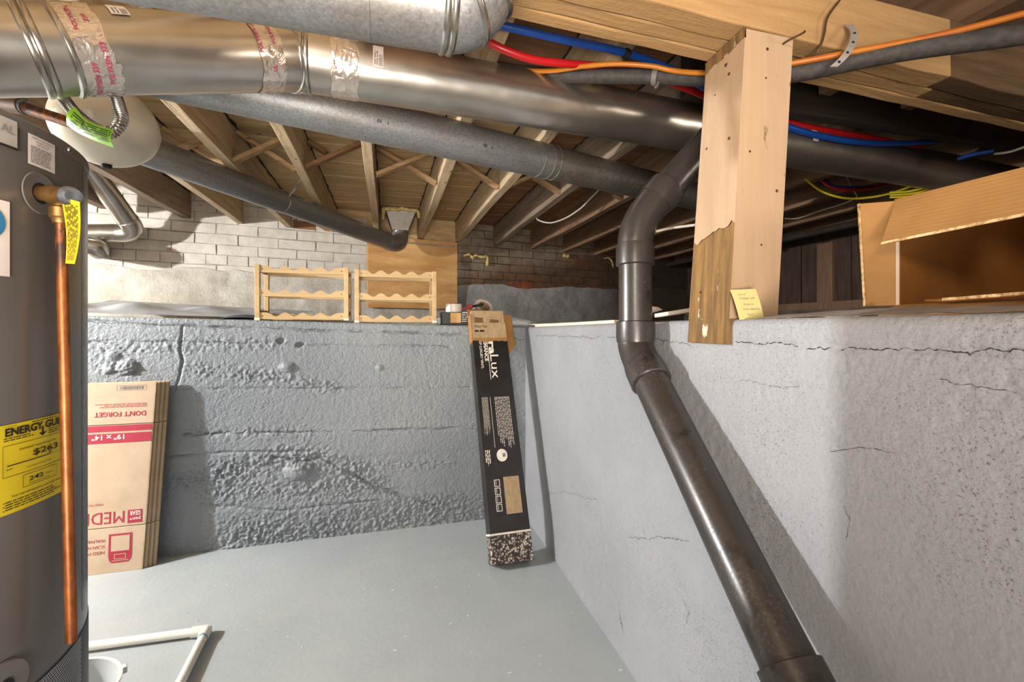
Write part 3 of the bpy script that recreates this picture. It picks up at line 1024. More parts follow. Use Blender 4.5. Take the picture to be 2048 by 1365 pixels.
# bare foot, let into the wall
m = MB()
z0 = 1.013
inset = V((0.004, 0, 0))
lo_ = [post_pt(0, z0).lerp(post_pt(1, z0), t) + inset * 0.6 for t, z in edge_l]
hi_ = [post_pt(0, z).lerp(post_pt(1, z), t) + inset * 0.6 for t, z in edge_l]
vs = lo_ + hi_
fs = [(i, i + 1, i + 1 + n, i + n)[::-1] for i in range(k)]
b = len(vs)
vs += [post_pt(0, z0) + V((0.001, 0.001, 0)), post_pt(3, z0) + V((-0.001, 0.001, 0)), post_pt(2, z0) + V((-0.001, -0.001, 0)), post_pt(1, z0) + V((0.001, -0.001, 0)),
       post_pt(0, zA) + V((0.001, 0.001, 0)), post_pt(3, zA) + V((-0.001, 0.001, 0)), post_pt(2, zB) + V((-0.001, -0.001, 0)), post_pt(1, zB) + V((0.001, -0.001, 0))]
fs += [(b, b + 1, b + 5, b + 4), (b + 2, b + 3, b + 7, b + 6), (b + 3, b + 2, b + 1, b)]
m.add(vs, fs)
link('bare_foot', m, 'raw_post', po)
# unpainted band where the post meets the beam
m = MB()
p, q = post_pt(0, zt - 0.006), post_pt(1, zt - 0.006)
for i in range(10):
    a, c = p.lerp(q, i / 10), p.lerp(q, (i + 1) / 10)
    h0 = 0.012 + 0.008 * random.random()
    m.obox(a + V((-0.0015, 0, -h0)), c - a, V((0.004, 0, 0)), V((0, 0, h0 + 0.01)))
link('bare_band', m, 'raw_post', po)
for x, y, rad, e in ((1413, 298, 0.0035, 0), (1458, 277, 0.004, 0), (1452, 130, 0.005, 0), (1458, 148, 0.004, 0), (1430, 190, 0.002, 0), (1500, 303, 0.003, 1), (1535, 98, 0.004, 1), (1532, 156, 0.0025, 1), (1554, 382, 0.004, 1), (1523, 490, 0.0025, 1), (1400, 585, 0.003, 0)):
    if e == 1:
        q = PY(x, y, 0.8115); nn = V((0, -1, 0))
    else:
        nn = V((-1, 0, 0))
        q = PX(x, y, 0.72)
        for _ in range(3):
            pe_ = post_pt(0, q.z); pf_ = post_pt(1, q.z)
            tt = (q.y - pe_.y) / (pf_.y - pe_.y)
            q = PX(x, y, pe_.x + (pf_.x - pe_.x) * tt - 0.0006)
    m = MB(); m.lathe(q, nn, [(rad, -0.001), (rad * 0.8, 0.0006), (0.0, 0.0008)], 9)
    link('nail_hole', m, 'nail', po)
# ------------------------------------------------------------------ THINGS
class Face:                             # a flat face: origin, right, up, outward normal
    def __init__(s, o, u, v):
        s.o, s.u = V(o), V(u).normalized()
        v = V(v)
        s.v = (v - s.u * v.dot(s.u)).normalized()
        s.n = s.u.cross(s.v)
    def fn(s, off=0.0007): return plane_fn(s.o, s.u, s.v, s.n, off)
    def uv(s, x, y):
        r = ray(x, y)
        p = EYE + r * ((s.o - EYE).dot(s.n) / r.dot(s.n)) - s.o
        return p.dot(s.u), p.dot(s.v)
    def at(s, x, y, off=0.0):
        a, b = s.uv(x, y)
        return s.o + s.u * a + s.v * b + s.n * off

# ---- drain pipe of black plastic
dp = thing('drain_pipe', 'black plastic drain pipe with two elbows running down the pitted right wall', 'pipe', (0.62, 0.6, 0.4))
RP = 0.0445
U2, E1, E2, L2 = P(1500, 195, 1.30), P(1270, 447, 1.26), P(1271, 700, 1.24), P(1640, 1458, 0.655)
d0, d1, d2 = (E1 - U2).normalized(), (E2 - E1).normalized(), (L2 - E2).normalized()
def along(p, d, k): return p + d * k
m = MB(); m.tube([U2, along(E1, d0, -0.10)], RP, 40); link('pipe_section', m, 'abs', dp, True)
m = MB(); m.tube([along(E1, d1, 0.09), along(E2, d1, -0.05)], RP, 40); link('pipe_section', m, 'abs', dp, True)
LC = P(1562, 1296, 0.722)
m = MB(); m.tube([along(E2, d2, 0.10), along(E2, d2, (L2 - E2).length + 0.25)], RP, 40); link('pipe_section', m, 'abs', dp, True)
def elbow(e, a, b, ka, kb, cl_a, cl_b):
    m = MB()
    m.tube(bend(along(e, a, -ka), e, along(e, b, kb), 14), RP * 1.07, 40)
    o = link('elbow', m, 'abs', dp, True)
    for p, d, L in ((along(e, a, -ka), a, cl_a), (along(e, b, kb), b, cl_b)):
        m = MB()
        s = -1 if d is a else 1
        q = p + d * s * 0.012
        m.tube([q - d * s * 0.012, q + d * s * L * 0.05, q + d * s * L * 0.95, q + d * s * L], [RP * 1.13, RP * 1.17, RP * 1.17, RP * 1.1], 40)
        c = link('collar', m, 'abs', None, True, base=dp['_base'])
        c.parent = o
        c.location = (0, 0, 0)
elbow(E1, d0, d1, 0.085, 0.06, 0.045, 0.048)
elbow(E2, d1, d2, 0.02, 0.06, 0.045, 0.05)
m = MB()
kL = (LC - E2).dot(d2)
m.tube([along(E2, d2, kL + 0.02), along(E2, d2, kL + 0.022), along(E2, d2, kL + 0.2), along(E2, d2, kL + 0.202)], [RP, RP * 1.15, RP * 1.15, RP], 40)
link('coupling', m, 'abs', dp, True)

# ---- ducts
def ring(mb, p, d, r, h=0.004, w=0.008, n=48):
    p, d = V(p), V(d).normalized()
    mb.tube([p - d * w, p - d * w * 0.5, p, p + d * w * 0.5, p + d * w], [r - 0.001, r + h * 0.8, r + h, r + h * 0.8, r - 0.001], n, False)
def cyl_fn(p, d, r, ref):               # (t along the axis, s around) on a straight cylinder; s = 0 faces ref
    p, d = V(p), V(d).normalized()
    e = V(ref) - p
    e = (e - d * e.dot(d)).normalized()
    g = -d.cross(e)
    return lambda t, s: p + d * t + (e * math.cos(s / r) + g * math.sin(s / r)) * r
def sub(name, mb, mat, par, smooth=False, bevel=0.0):
    o = link(name, mb, mat, None, smooth, bevel, base=par['_base'])
    o.parent = par
    o.location = (0, 0, 0)
    return o
def tape(dt, p, d, r, t0, t1, s0, s1, seed, lines):
    rr = random.Random(seed)
    f = cyl_fn(p, d, r + 0.0015, EYE)
    nu, nv = 10, 40
    jag = [[rr.gauss(0, 0.0006) for i in range(nu + 1)] for j in range(nv + 1)]
    e_ = (EYE - V(p)); e_ = e_ - V(d) * e_.dot(V(d))
    m = MB()
    def fn(u, v):
        a = t0 + (t1 - t0) * u + 0.002 * math.sin(v * 23 + seed)
        s = s0 + (s1 - s0) * v
        q = f(a, s)
        ax = V(p) + V(d) * a
        return q + (q - ax).normalized() * jag[int(round(v * nv))][int(round(u * nu))]
    m.grid(fn, nu, nv)
    o = link('foil_tape', m, 'foil', dt, True)
    f2 = cyl_fn(p, d, r + 0.0034, EYE)
    m = MB()
    for (txt, t, s, h, rot) in lines:
        text(m, txt, lambda a, b: f2(a, b), t, s, h, None, 0.0, 0.012, rot)
    if m.v: sub('printed_text', m, 'print_magenta', o)

RD = 0.08
J = P(592, 116, 1.18)
A2 = P(-90, 93, 0.775)
B2 = P(1400, 259, 1.60)
dt = thing('sheet_metal_duct', 'big bright new sheet metal duct with foil taped joints crossing under the joists', 'duct', (0.2, 1.3, 1.67))
da, db = (J - A2).normalized(), (B2 - J).normalized()
la, lb = (J - A2).length, (B2 - J).length
LEL = (P(100, 97, 0.83) - A2).dot(da)
m = MB(); m.tube([A2, A2 + da * (LEL)], RD, 64, False); link('duct_section', m, 'bright', dt, True)
m = MB(); m.tube([A2 + da * LEL, J - da * 0.012], RD * 0.995, 64, False); link('duct_section', m, 'bright', dt, True)
m = MB(); m.tube(bend(J - da * 0.03, J, J + db * 0.03, 6), RD, 64, False); link('duct_elbow', m, 'bright', dt, True)
END2 = J + db * 3.3
m = MB(); m.tube([J + db * 0.012, END2], RD * 0.99, 64, False); link('duct_section', m, 'bright', dt, True)
for q, d, k in ((A2, da, LEL - 0.022), (A2, da, LEL - 0.010), (A2, da, LEL + 0.022)):
    m = MB(); ring(m, q + d * k, d + V((0.22 * (k < LEL + 0.015), 0, 0.05)), RD, 0.0045, 0.007); link('bead', m, 'bead', dt, True)
for q, d, k in ((J, da, -0.022), (J, da, -0.010), (J, db, 0.018), (J, db, 0.03)):
    m = MB(); ring(m, q + d * k, d, RD, 0.004, 0.006); link('bead', m, 'bead', dt, True)
hp = math.pi / 2
def dt_t(x, y, d=0.86): return (P(x, y, d) - A2).dot(da)
t0 = dt_t(140, 95, 0.84)
tape(dt, A2, da, RD, t0 - 0.005, t0 + 0.055, -0.115, 0.11, 3, [])
tape(dt, A2, da, RD, t0 + 0.012, t0 + 0.062, -0.11, -0.02, 5, [('POLYKEN 339', t0 + 0.026, -0.095, 0.009, hp), ('POLYKEN 339', t0 + 0.048, -0.06, 0.009, hp)])
tape(dt, A2, da, RD, t0 - 0.002, t0 + 0.05, 0.02, 0.10, 7, [('POLYKEN', t0 + 0.02, 0.035, 0.008, hp), ('339', t0 + 0.04, 0.05, 0.008, hp)])
t1 = dt_t(536, 112, 1.1)
tape(dt, A2, da, RD, t1 - 0.036, t1 + 0.02, -0.115, 0.115, 11, [('UL', t1 - 0.004, -0.03, 0.009, hp), ('POLYKEN 339', t1 - 0.028, 0.01, 0.009, hp), ('POLYKEN', t1 + 0.006, 0.03, 0.008, hp)])
t2 = (P(690, 138, 1.22) - J).dot(db)
tape(dt, J, db, RD * 0.99, t2 - 0.032, t2 + 0.003, -0.115, 0.115, 13, [('339', t2 - 0.018, -0.01, 0.007, hp)])
tape(dt, J, db, RD * 0.99, t2 - 0.003, t2 + 0.034, -0.12, 0.10, 17, [])
def sticker(dt, p, d, r, t0, t1, s0, s1, seed=1, rows=3, mat='sheet_white', ink='print_grey'):
    f = cyl_fn(p, d, r + 0.0018, EYE)
    m = MB(); m.grid(lambda u, v: f(t0 + (t1 - t0) * u, s0 + (s1 - s0) * v), 2, 8)
    o = link('sticker', m, mat, dt, True)
    f2 = cyl_fn(p, d, r + 0.0024, EYE)
    m = MB()
    rr = random.Random(seed)
    s = s0 + (s1 - s0) * 0.08
    while s < s0 + (s1 - s0) * 0.55:
        w = rr.choice((0.0006, 0.001, 0.0016))
        rect(m, f2, t0 + (t1 - t0) * 0.55, s, t0 + (t1 - t0) * 0.92, s + w)
        s += w + 0.001
    dashes(m, lambda a, b: f2(t0 + (t1 - t0) * 0.1 + b, s0 + a), (s1 - s0) * 0.1, 0, (s1 - s0) * 0.85, (t1 - t0) * 0.4, 2, seed)
    sub('barcode', m, ink, o)
t3 = (P(754, 130, 1.24) - J).dot(db)
sticker(dt, J, db, RD * 0.99, t3 - 0.013, t3 + 0.013, 0.012, 0.068, 5)
t4 = dt_t(258, 30, 0.86)
sticker(dt, A2, da, RD, t4 - 0.018, t4 + 0.012, 0.072, 0.105, 6)
t5 = (P(1590, 286, 1.75) - J).dot(db)
sticker(dt, J, db, RD * 0.99, t5 - 0.012, t5 + 0.014, 0.03, 0.075, 8)

# upper duct with a gored end, nearest the camera
ud = thing('galvanised_duct', 'spangled galvanised duct above the bright duct, ending in a banded elbow', 'duct', (-0.4, 0.73, 1.5))
RU = 0.072
YU, ZU = 0.735, 1.575
xr = PY(893, 60, YU).x
m = MB(); m.tube([(-1.6, YU, ZU), (xr - 0.35, YU, ZU), (xr, YU, ZU)], [RU, RU, RU], 64, False); link('duct_section', m, 'galv', ud, True)
arc = []
for i in range(9):
    a = math.radians(72 * i / 8)
    R_ = 0.042
    arc.append(V((xr + R_ * math.sin(a), YU - 0.15 * R_ * (1 - math.cos(a)), ZU + 0.98 * R_ * (1 - math.cos(a)))))
dd = (arc[-1] - arc[-2]).normalized()
m = MB(); m.tube(arc[:5], [RU * 0.985] * 5, 56, False); link('duct_gore', m, 'galv', ud, True)
m = MB(); m.tube(arc[4:], [RU * 0.97] * 5, 56, False); link('duct_gore', m, 'galv', ud, True)
m = MB(); m.tube([arc[-1], arc[-1] + dd * 0.16], RU * 0.98, 56, False); link('duct_section', m, 'galv', ud, True)
for p, d in ((V((xr - 0.004, YU, ZU)), V((1, 0, 0))), (V((xr + 0.006, YU, ZU)), V((1, 0, 0.03))), (arc[4], arc[5] - arc[3]), (arc[-1], dd)):
    m = MB(); ring(m, p, d, RU, 0.003, 0.006); link('bead', m, 'bead', ud, True)
m = MB(); m.tube([(xr - 0.118, YU, ZU), (xr - 0.117, YU, ZU)], RU + 0.001, 56, False); link('seam', m, 'galv_dark', ud, True)

# middle galvanised duct, running away to the right
md = thing('galvanised_duct', 'long spangled galvanised duct just below the bright duct, going behind the drain pipe', 'duct', (0.5, 1.95, 1.7))
RM = 0.070
pa, pm, pe3 = P(734, 240, 1.53), P(1100, 325, 1.925), P(1468, 411, 2.58)
dm = (pm - pa).normalized()
pc = pa + dm * 0.98 * (pm - pa).length
m = MB(); m.tube([pa - dm * 0.57, pc], RM, 56, False); link('duct_section', m, 'galv', md, True)
m = MB(); m.tube([pc - dm * 0.01, pe3], RM * 0.985, 56, False); link('duct_section', m, 'galv_dark', md, True)
for k in (0.0, -0.05, 0.03):
    m = MB(); ring(m, pc + dm * k, dm, RM, 0.0022, 0.004); link('bead', m, 'galv_dark', md, True)
f = cyl_fn(pa, dm, RM + 0.0008, EYE)
for x, y in ((693, 232), (912, 283), (1205, 350)):
    m = MB()
    t = (P(x, y, 1.9) - pa).dot(dm)
    rr = random.Random(x)
    for k in range(4): rect(m, f, t + 0.004 * k, 0.0, t + 0.004 * k + 0.0022, 0.012)
    rect(m, f, t + 0.034, 0.0, t + 0.037, 0.010)
    link('ink_mark', m, 'print_black', md)

# lower left galvanised duct to the far wall
ld = thing('galvanised_duct', 'dull galvanised round duct sloping down to the wall boot above the plywood panel', 'duct', (-0.2, 3.0, 1.6))
ld_pts = [P(190, 262, 1.72), P(404, 346, 2.08), P(557, 401, 2.62), P(772, 482, 3.62)]
rl = [0.066, 0.066, 0.064, 0.063]
dl = (ld_pts[2] - ld_pts[0]).normalized()
q1 = ld_pts[0] + dl * ((ld_pts[2] - ld_pts[0]).length)
dl2 = (ld_pts[3] - q1).normalized()
m = MB(); m.tube([ld_pts[0], q1], 0.066, 48, False); link('duct_section', m, 'galv', ld, True)
m = MB(); m.tube([q1 - dl2 * 0.02, ld_pts[3]], 0.0635, 48, False); link('duct_section', m, 'galv', ld, True)
for k in (-0.03, 0.03):
    m = MB(); ring(m, q1 + dl2 * k, dl2, 0.0645, 0.0018, 0.005); link('bead', m, 'galv_dark', ld, True)
e_top = P(800, 466, 3.78)
c_ = P(805, 500, 3.75)
m = MB(); m.tube(bend(ld_pts[3] - dl2 * 0.01, c_, e_top, 10), 0.0645, 48, False); link('elbow', m, 'galv', ld, True)
m = MB(); ring(m, e_top, (e_top - c_), 0.064, 0.002, 0.012); link('collar', m, 'bright', ld, True)
# boot
bt = thing('wall_boot', 'tapered sheet metal boot with yellow foam round its top, between two joists', 'duct boot', tuple(e_top))
yb = e_top.y
lo_c = [V((e_top.x + a * 0.066, yb + b * 0.066, e_top.z + 0.01)) for a, b in ((-1, -1), (1, -1), (1, 1), (-1, 1))]
hz = ZB - 0.004
hc_ = [PY(769, 430, yb - 0.02), PY(834, 432, yb - 0.02)]
hi_c = [V((hc_[0].x, yb - 0.08, hz)), V((hc_[1].x, yb - 0.08, hz)), V((hc_[1].x, yb + 0.1, hz)), V((hc_[0].x, yb + 0.1, hz))]
m = MB(); m.hexa(lo_c + hi_c); link('tapered_body', m, 'galv_dark', bt, bevel=0.004)
m = MB()
rr = random.Random(4)
fp = [hi_c[0] + V((-0.01, -0.012, -0.11)), hi_c[0] + V((-0.008, -0.014, -0.03))] + [hi_c[0].lerp(hi_c[1], i / 12) + V((0, -0.014, -0.02 + rr.uniform(-0.008, 0.008))) for i in range(13)] + [hi_c[1] + V((0.008, -0.012, -0.05)), hi_c[1] + V((0.008, -0.012, -0.08))]
m.tube(smooth_path(fp, 3), [0.013 + rr.uniform(-0.005, 0.006) for i in range(len(smooth_path(fp, 3)))], 10)
link('foam_bead', m, 'foam_yellow', bt, True)

# small bright ducts low on the left, by the far wall
sd = thing('bright_duct', 'slim bright duct turning down by the white brick wall behind the water heater', 'duct', (-1.9, 3.1, 1.6))
ps = [P(120, 255, 2.45), P(268, 458, 3.0)]
d = (ps[1] - ps[0]).normalized()
m = MB(); m.tube([ps[0], ps[1] - d * 0.06], 0.058, 40, False); link('duct_section', m, 'bright', sd, True)
pz = P(120, 468, 2.85)
m = MB(); m.tube(bend(ps[1] - d * 0.08, P(285, 472, 3.05), P(225, 466, 2.98), 12), 0.06, 40); link('elbow', m, 'bright', sd, True)
m = MB(); m.tube([P(232, 466, 2.985), pz], 0.058, 40, False); link('duct_section', m, 'bright', sd, True)
m = MB(); ring(m, ps[1] - d * 0.075, d, 0.06, 0.002, 0.005); link('bead', m, 'bead', sd, True)
s2 = thing('bright_duct', 'short stub of bright duct peeping out beside the water heater, below the slim duct', 'duct', tuple(P(190, 500, 2.8)))
m = MB(); m.tube(bend(P(120, 486, 2.7), P(192, 488, 2.8), P(196, 500, 2.82), 8) + [P(195.5, 499.5, 3.0), P(195.5, 499, 3.42)], [0.055] * 11, 36); link('duct_section', m, 'bright', s2, True)

# foil covered pipe and carton above the bright duct, top left
fo = tag(link('insulated_pipe', MB().tube(smooth_path([P(40, -14, 1.3), P(120, -6, 1.3), P(200, 4, 1.32), P(275, 6, 1.33), P(330, -30, 1.34)], 5), 0.026, 20), 'foil', smooth=True), 'foil wrapped pipe just showing above the big bright duct', 'pipe')

# ---- pipe hanger strap round the lower left duct
m = MB()
hw = P(583, 388, 2.66)
for pts in ([P(606, 352, 2.6), P(598, 365, 2.62), P(590, 378, 2.6), P(574, 398, 2.62), P(566, 412, 2.6)],):
    pp = smooth_path(pts, 4)
    vs, fs = [], []
    for p in pp: vs += [p + V((-0.006, 0, 0)), p + V((0.006, 0, 0)), p + V((0.006, 0.002, 0)), p + V((-0.006, 0.002, 0))]
    for i in range(len(pp) - 1):
        for e in range(4): fs.append((i * 4 + e, i * 4 + (e + 1) % 4, i * 4 + 4 + (e + 1) % 4, i * 4 + 4 + e))
    m.add(vs, fs)
tag(link('hanger_strap', m, 'strap'), 'grey hanger strap from a joist down to the dull sloping duct', 'strap')

# ---- foam insulated pipe under the beam with an orange tube on top
ip_pts = [P(985, 136, 1.42), P(1100, 150, 1.36), P(1310, 153, 1.27), P(1405, 157, 1.215), P(1500, 156, 1.14), P(1590, 146, 1.075), P(1800, 103, 1.0), P(2060, 66, 0.93), P(2250, 30, 0.88)]
ip = thing('insulated_pipe', 'black foam covered pipe running behind the cream post and under the beam', 'pipe', tuple(ip_pts[4]))
sp = smooth_path(ip_pts, 6)
m = MB(); m.tube(sp[:27], [0.0205] * 27, 24); link('pipe_foam', m, 'foam_black', ip, True)
m = MB(); m.tube(sp[26:], [0.0215] * len(sp[26:]), 24); link('pipe_foam', m, 'foam_black', ip, True)
ot = smooth_path([P(960, 135, 1.40), P(1030, 140, 1.36), P(1100, 142, 1.32), P(1165, 133, 1.28), P(1230, 128, 1.25), P(1300, 132, 1.235), P(1350, 142, 1.225), P(1410, 146, 1.18), P(1500, 140, 1.11), P(1583, 127, 1.055), P(1700, 105, 1.015), P(1880, 70, 0.965), P(2060, 24, 0.91), P(2200, -12, 0.87)], 6)
tag(link('orange_tube', MB().tube(ot, 0.0068, 14), 'orange', smooth=True), 'thin orange tube snaking along the top of the black foam pipe', 'tube')
def strapring(p, d, r, name, label):
    m = MB()
    d = V(d).normalized()
    m.tube([p - d * 0.007, p - d * 0.0069, p + d * 0.0069, p + d * 0.007], [r, r + 0.0025, r + 0.0025, r], 24, False)
    m.tube([p + V((0, -0.01, -r)), p + V((-0.005, -0.012, -r - 0.012)), p + V((-0.01, -0.012, -r - 0.016))], 0.004, 8)
    return tag(link(name, m, 'strap', smooth=True), label, 'strap')
strapring(P(1312, 153, 1.268), ip_pts[3] - ip_pts[2], 0.022, 'pipe_strap', 'dark clamp strap round the foam pipe left of the post')
# perforated hanger strap dangling from the beam
hp_ = [P(1697, 48, 1.045), P(1708, 62, 1.03), P(1706, 85, 1.005), P(1690, 112, 0.985), P(1668, 133, 0.98)]
pp = smooth_path(hp_, 4)
m = MB()
vs, fs = [], []
for p in pp: vs += [p + RT * -0.0085, p + RT * 0.0085, p + RT * 0.0085 + FW * 0.0015, p + RT * -0.0085 + FW * 0.0015]
for i in range(len(pp) - 1):
    for e in range(4): fs.append((i * 4 + e, i * 4 + (e + 1) % 4, i * 4 + 4 + (e + 1) % 4, i * 4 + 4 + e))
m.add(vs, fs)
hs = thing('perforated_strap', 'curled perforated metal strap hanging from the beam in front of the black foam pipe', 'strap', tuple(pp[0]))
link('metal_band', m, 'plate', hs)
m = MB()
for i in (5, 8, 11, 14):
    m = MB()
    m.lathe(pp[i] - FW * 0.001, -FW, [(0.0032, 0), (0.0, 0.0001)], 10)
    link('punched_hole', m, 'hole', hs)
# nails and stray wire on beam and post
def wire(name, label, cat, pts, r, mat, k=6, n=8):
    return tag(link(name, MB().tube(smooth_path(pts, k), r, n), mat, smooth=True), label, cat)
wire('bent_nail', 'long bent rusty nail sticking out of the top of the cream post', 'nail', [P(1557, 95, 1.025), P(1575, 82, 1.0), P(1606, 66, 0.97), P(1609, 62, 0.965)], 0.0022, 'nail', 4)
wire('stray_wire', 'thin dark wire hanging down the face of the cream beam', 'wire', [P(1680, 0, 1.04), P(1655, 35, 1.03), P(1648, 70, 1.03), P(1638, 98, 1.035), P(1622, 116, 1.05)], 0.0024, 'nail')

# ---- water tubes between the joists
def pex(label, pts, mat, r=0.0105):
    o = thing('water_tube', label, 'tube', tuple(V(pts[0])))
    m = MB(); m.tube(smooth_path(pts, 6), r, 16); link('tube_run', m, mat, o, True)
    return o
b1 = pex('blue plastic water tube crossing under the joists left of the post', [P(900, 30, 1.15), P(985, 47, 1.15), P(1130, 80, 1.2), P(1250, 105, 1.27), P(1330, 134, 1.33), P(1380, 160, 1.37), P(1440, 190, 1.4)], 'pex_blue')
m = MB(); pq = P(1254, 108, 1.27); m.tube([pq + V((-0.008, 0, 0.002)), pq + V((0.008, 0, -0.002))], 0.0135, 14); link('clip', m, 'hole', b1, True)
b2 = pex('red plastic water tube sagging beside the blue one left of the post', [P(966, 78, 1.2), P(1010, 100, 1.21), P(1075, 121, 1.24), P(1180, 131, 1.3), P(1255, 138, 1.35), P(1340, 165, 1.4), P(1410, 192, 1.44)], 'pex_red', 0.0105)
m = MB(); m.tube([P(962, 75, 1.2), P(970, 80, 1.2)], 0.012, 14); link('brass_end', m, 'brass', b2, True)
pex('blue plastic water tube looping over the dark duct right of the post', [P(1500, 225, 1.63), P(1580, 255, 1.62), P(1640, 272, 1.66), P(1720, 285, 1.72), P(1800, 287, 1.8), P(1880, 283, 1.9)], 'pex_blue', 0.011)
pex('red plastic water tube above the blue one right of the post', [P(1500, 220, 1.66), P(1580, 246, 1.66), P(1680, 266, 1.72), P(1790, 286, 1.84), P(1900, 318, 2.0), P(2000, 345, 2.2)], 'pex_red', 0.011)
pex('blue plastic tube coiled low between dark joists at right', [P(1640, 352, 2.6), P(1665, 372, 2.55), P(1710, 376, 2.5), P(1755, 371, 2.55), P(1800, 352, 2.6)], 'pex_blue', 0.009)
pex('red plastic tube coiled low between dark joists at right', [P(1640, 358, 2.5), P(1665, 376, 2.46), P(1710, 380, 2.42), P(1760, 373, 2.46), P(1800, 358, 2.5)], 'pex_red', 0.009)
pex('blue tube end beside the dark board at far right', [P(1915, 318, 1.75), P(1950, 308, 1.72), P(1985, 302, 1.70)], 'pex_blue', 0.008)
wire('yellow_cable', 'yellow cable sagging in a long loop above the open cardboard box', 'cable', [P(1610, 358, 2.4), P(1640, 381, 2.35), P(1680, 395, 2.3), P(1720, 397, 2.3), P(1770, 390, 2.25), P(1812, 377, 2.2), P(1850, 362, 2.2)], 0.0055, 'yellow_cable')
for k in range(3):
    wire('yellow_cable', ('upper', 'middle', 'lower')[k] + ' of three short yellow cables above the cardboard box flap', 'cable', [P(1780, 385 + 5 * k, 2.2), P(1810, 384 + 5 * k, 2.15), P(1842, 378 + 6 * k, 2.1), P(1880, 366 + 6 * k, 2.1)], 0.005, 'yellow_cable')
wire('white_cable', 'thin white cable strung across dark joists right of the post', 'cable', [P(1570, 437, 2.9), P(1595, 437, 2.9), P(1640, 422, 2.8), P(1680, 410, 2.7), P(1704, 400, 2.65), P(1714, 393, 2.6), P(1704, 378, 2.6), P(1697, 362, 2.6), P(1690, 350, 2.62)], 0.004, 'white_cable')
wire('white_cable', 'flat white cable drooping from a brown joist left of the drain pipe', 'cable', [P(1074, 432, 3.3), P(1076, 440, 3.25), P(1100, 446, 3.2), P(1130, 437, 3.1), P(1160, 418, 3.0), P(1180, 398, 2.9), P(1198, 380, 2.8)], 0.0055, 'white_cable')
wire('white_cable', 'short pale cable between drain pipe elbow and post', 'cable', [P(1312, 463, 1.27), P(1340, 457, 1.24), P(1392, 450, 1.13)], 0.0035, 'white_cable')
wire('white_cable', 'pale cable along the blackened board at the right edge of the view', 'cable', [P(1990, 308, 1.55), P(2020, 304, 1.5), P(2060, 290, 1.45)], 0.004, 'white_cable')
# conduits on the last joist
for k, (x, z, r) in enumerate(((3.30, 1.80, 0.03), (3.22, 1.79, 0.026))):
    tag(link('conduit', MB().tube([(x, 1.32, z), (x, 4.7, z)], r, 16), 'dark_x', smooth=True), ('thicker' if k == 0 else 'thinner') + ' dark conduit under the joists beside the plank wall', 'conduit')
m = MB()
m.tube(smooth_path([(3.165, 3.3, 1.84), (3.17, 3.3, 1.77), (3.25, 3.3, 1.752), (3.34, 3.3, 1.765), (3.345, 3.3, 1.84)], 4), 0.01, 8)
tag(link('conduit_strap', m, 'strap', smooth=True), 'pale strap hanging round the two dark conduits', 'strap')

# ---- plywood panel on the brick wall
def wfpx(x, y, out=0.0):
    r = ray(x, y)
    n = V((0.2, -1, 0)).normalized()
    p0 = V((0, 4.1, 0)) + n * out
    return EYE + r * ((p0 - EYE).dot(n) / r.dot(n))
a, b = wfpx(735, 490, 0.085), wfpx(915, 497, 0.085)
zb = wfpx(820, 617, 0.085).z
m = MB()
zt_ = ZJ - 0.012
m.obox(V((a.x, a.y, zb)), V((b.x - a.x, b.y - a.y, 0)), -WN * 0.02, V((0, 0, zt_ - zb)))
tag(link('plywood_panel', m, 'ply', bevel=0.002), 'square yellowish plywood panel fixed to the far wall below the boot', 'panel')
m = MB()
m.obox(wfpx(812, 487, 0.09), WD * 0.45, -WN * 0.004, V((0, 0, 0.012)))
tag(link('foil_strip', m, 'bright'), 'narrow crumpled foil strip along the top edge of the plywood panel', 'strip')
# squeezed-out foam
rr = random.Random(9)
def foam(label, pts, r):
    pp = smooth_path([wfpx(x, y, 0.035) for x, y in pts], 3)
    tag(link('foam_bead', MB().tube(pp, [r * rr.uniform(0.6, 1.3) for _ in pp], 9), 'foam_yellow', smooth=True), label, 'foam')
foam('yellow expanding foam bead on the brick right of the plywood', [(927, 512), (938, 509), (945, 515), (952, 511), (962, 514), (974, 514), (975, 522), (974, 532)], 0.014)
foam('small yellow foam lump under a dark joist end', [(1127, 510), (1133, 514), (1137, 511)], 0.02)
foam('thin foam dribble on dark brick left of the drain pipe', [(1208, 518), (1215, 516), (1222, 520), (1225, 528), (1226, 535)], 0.009)
# ---- water heater
HX, HYC, HR, HZ = -0.7077, 0.7622, 0.2756, 1.3126
def hit(x, y, r=HR):
    q = ray(x, y)
    a = q.x ** 2 + q.y ** 2
    b = -2 * (q.x * HX + q.y * HYC)
    c = HX ** 2 + HYC ** 2 - r * r
    t = (-b - math.sqrt(max(b * b - 4 * a * c, 0))) / (2 * a)
    return EYE + q * t
A_REF = math.atan2(-HYC, -HX)
def hu(x, y):                            # pixel -> (arc length, height) on the jacket
    p = hit(x, y)
    a = math.atan2(p.y - HYC, p.x - HX) - A_REF
    a = (a + math.pi) % (2 * math.pi) - math.pi
    return a * HR, p.z
def hfn(off):
    return lambda u, v: V((HX + (HR + off) * math.cos(A_REF + u / HR), HYC + (HR + off) * math.sin(A_REF + u / HR), v))
wh = thing('water_heater', 'tall grey cylindrical water heater with a yellow energy label at the left', 'water heater', (HX, HYC, 0))
m = MB()
m.lathe((HX, HYC, 0), (0, 0, 1), [(0.0, 0.0), (HR, 0.0), (HR, 0.02), (HR, HZ - 0.012)], 96)
link('jacket', m, 'heater', wh, True)
m = MB()
m.lathe((HX, HYC, 0), (0, 0, 1), [(HR - 0.004, HZ - 0.0175), (HR + 0.0016, HZ - 0.016), (HR + 0.0016, HZ - 0.004), (HR - 0.003, HZ), (0.0, HZ + 0.008)], 96)
link('top_cap', m, 'heater', wh, True)
zband = hu(175, 1232)[1]
zband = (zband + hu(70, 1366)[1]) / 2
m = MB()
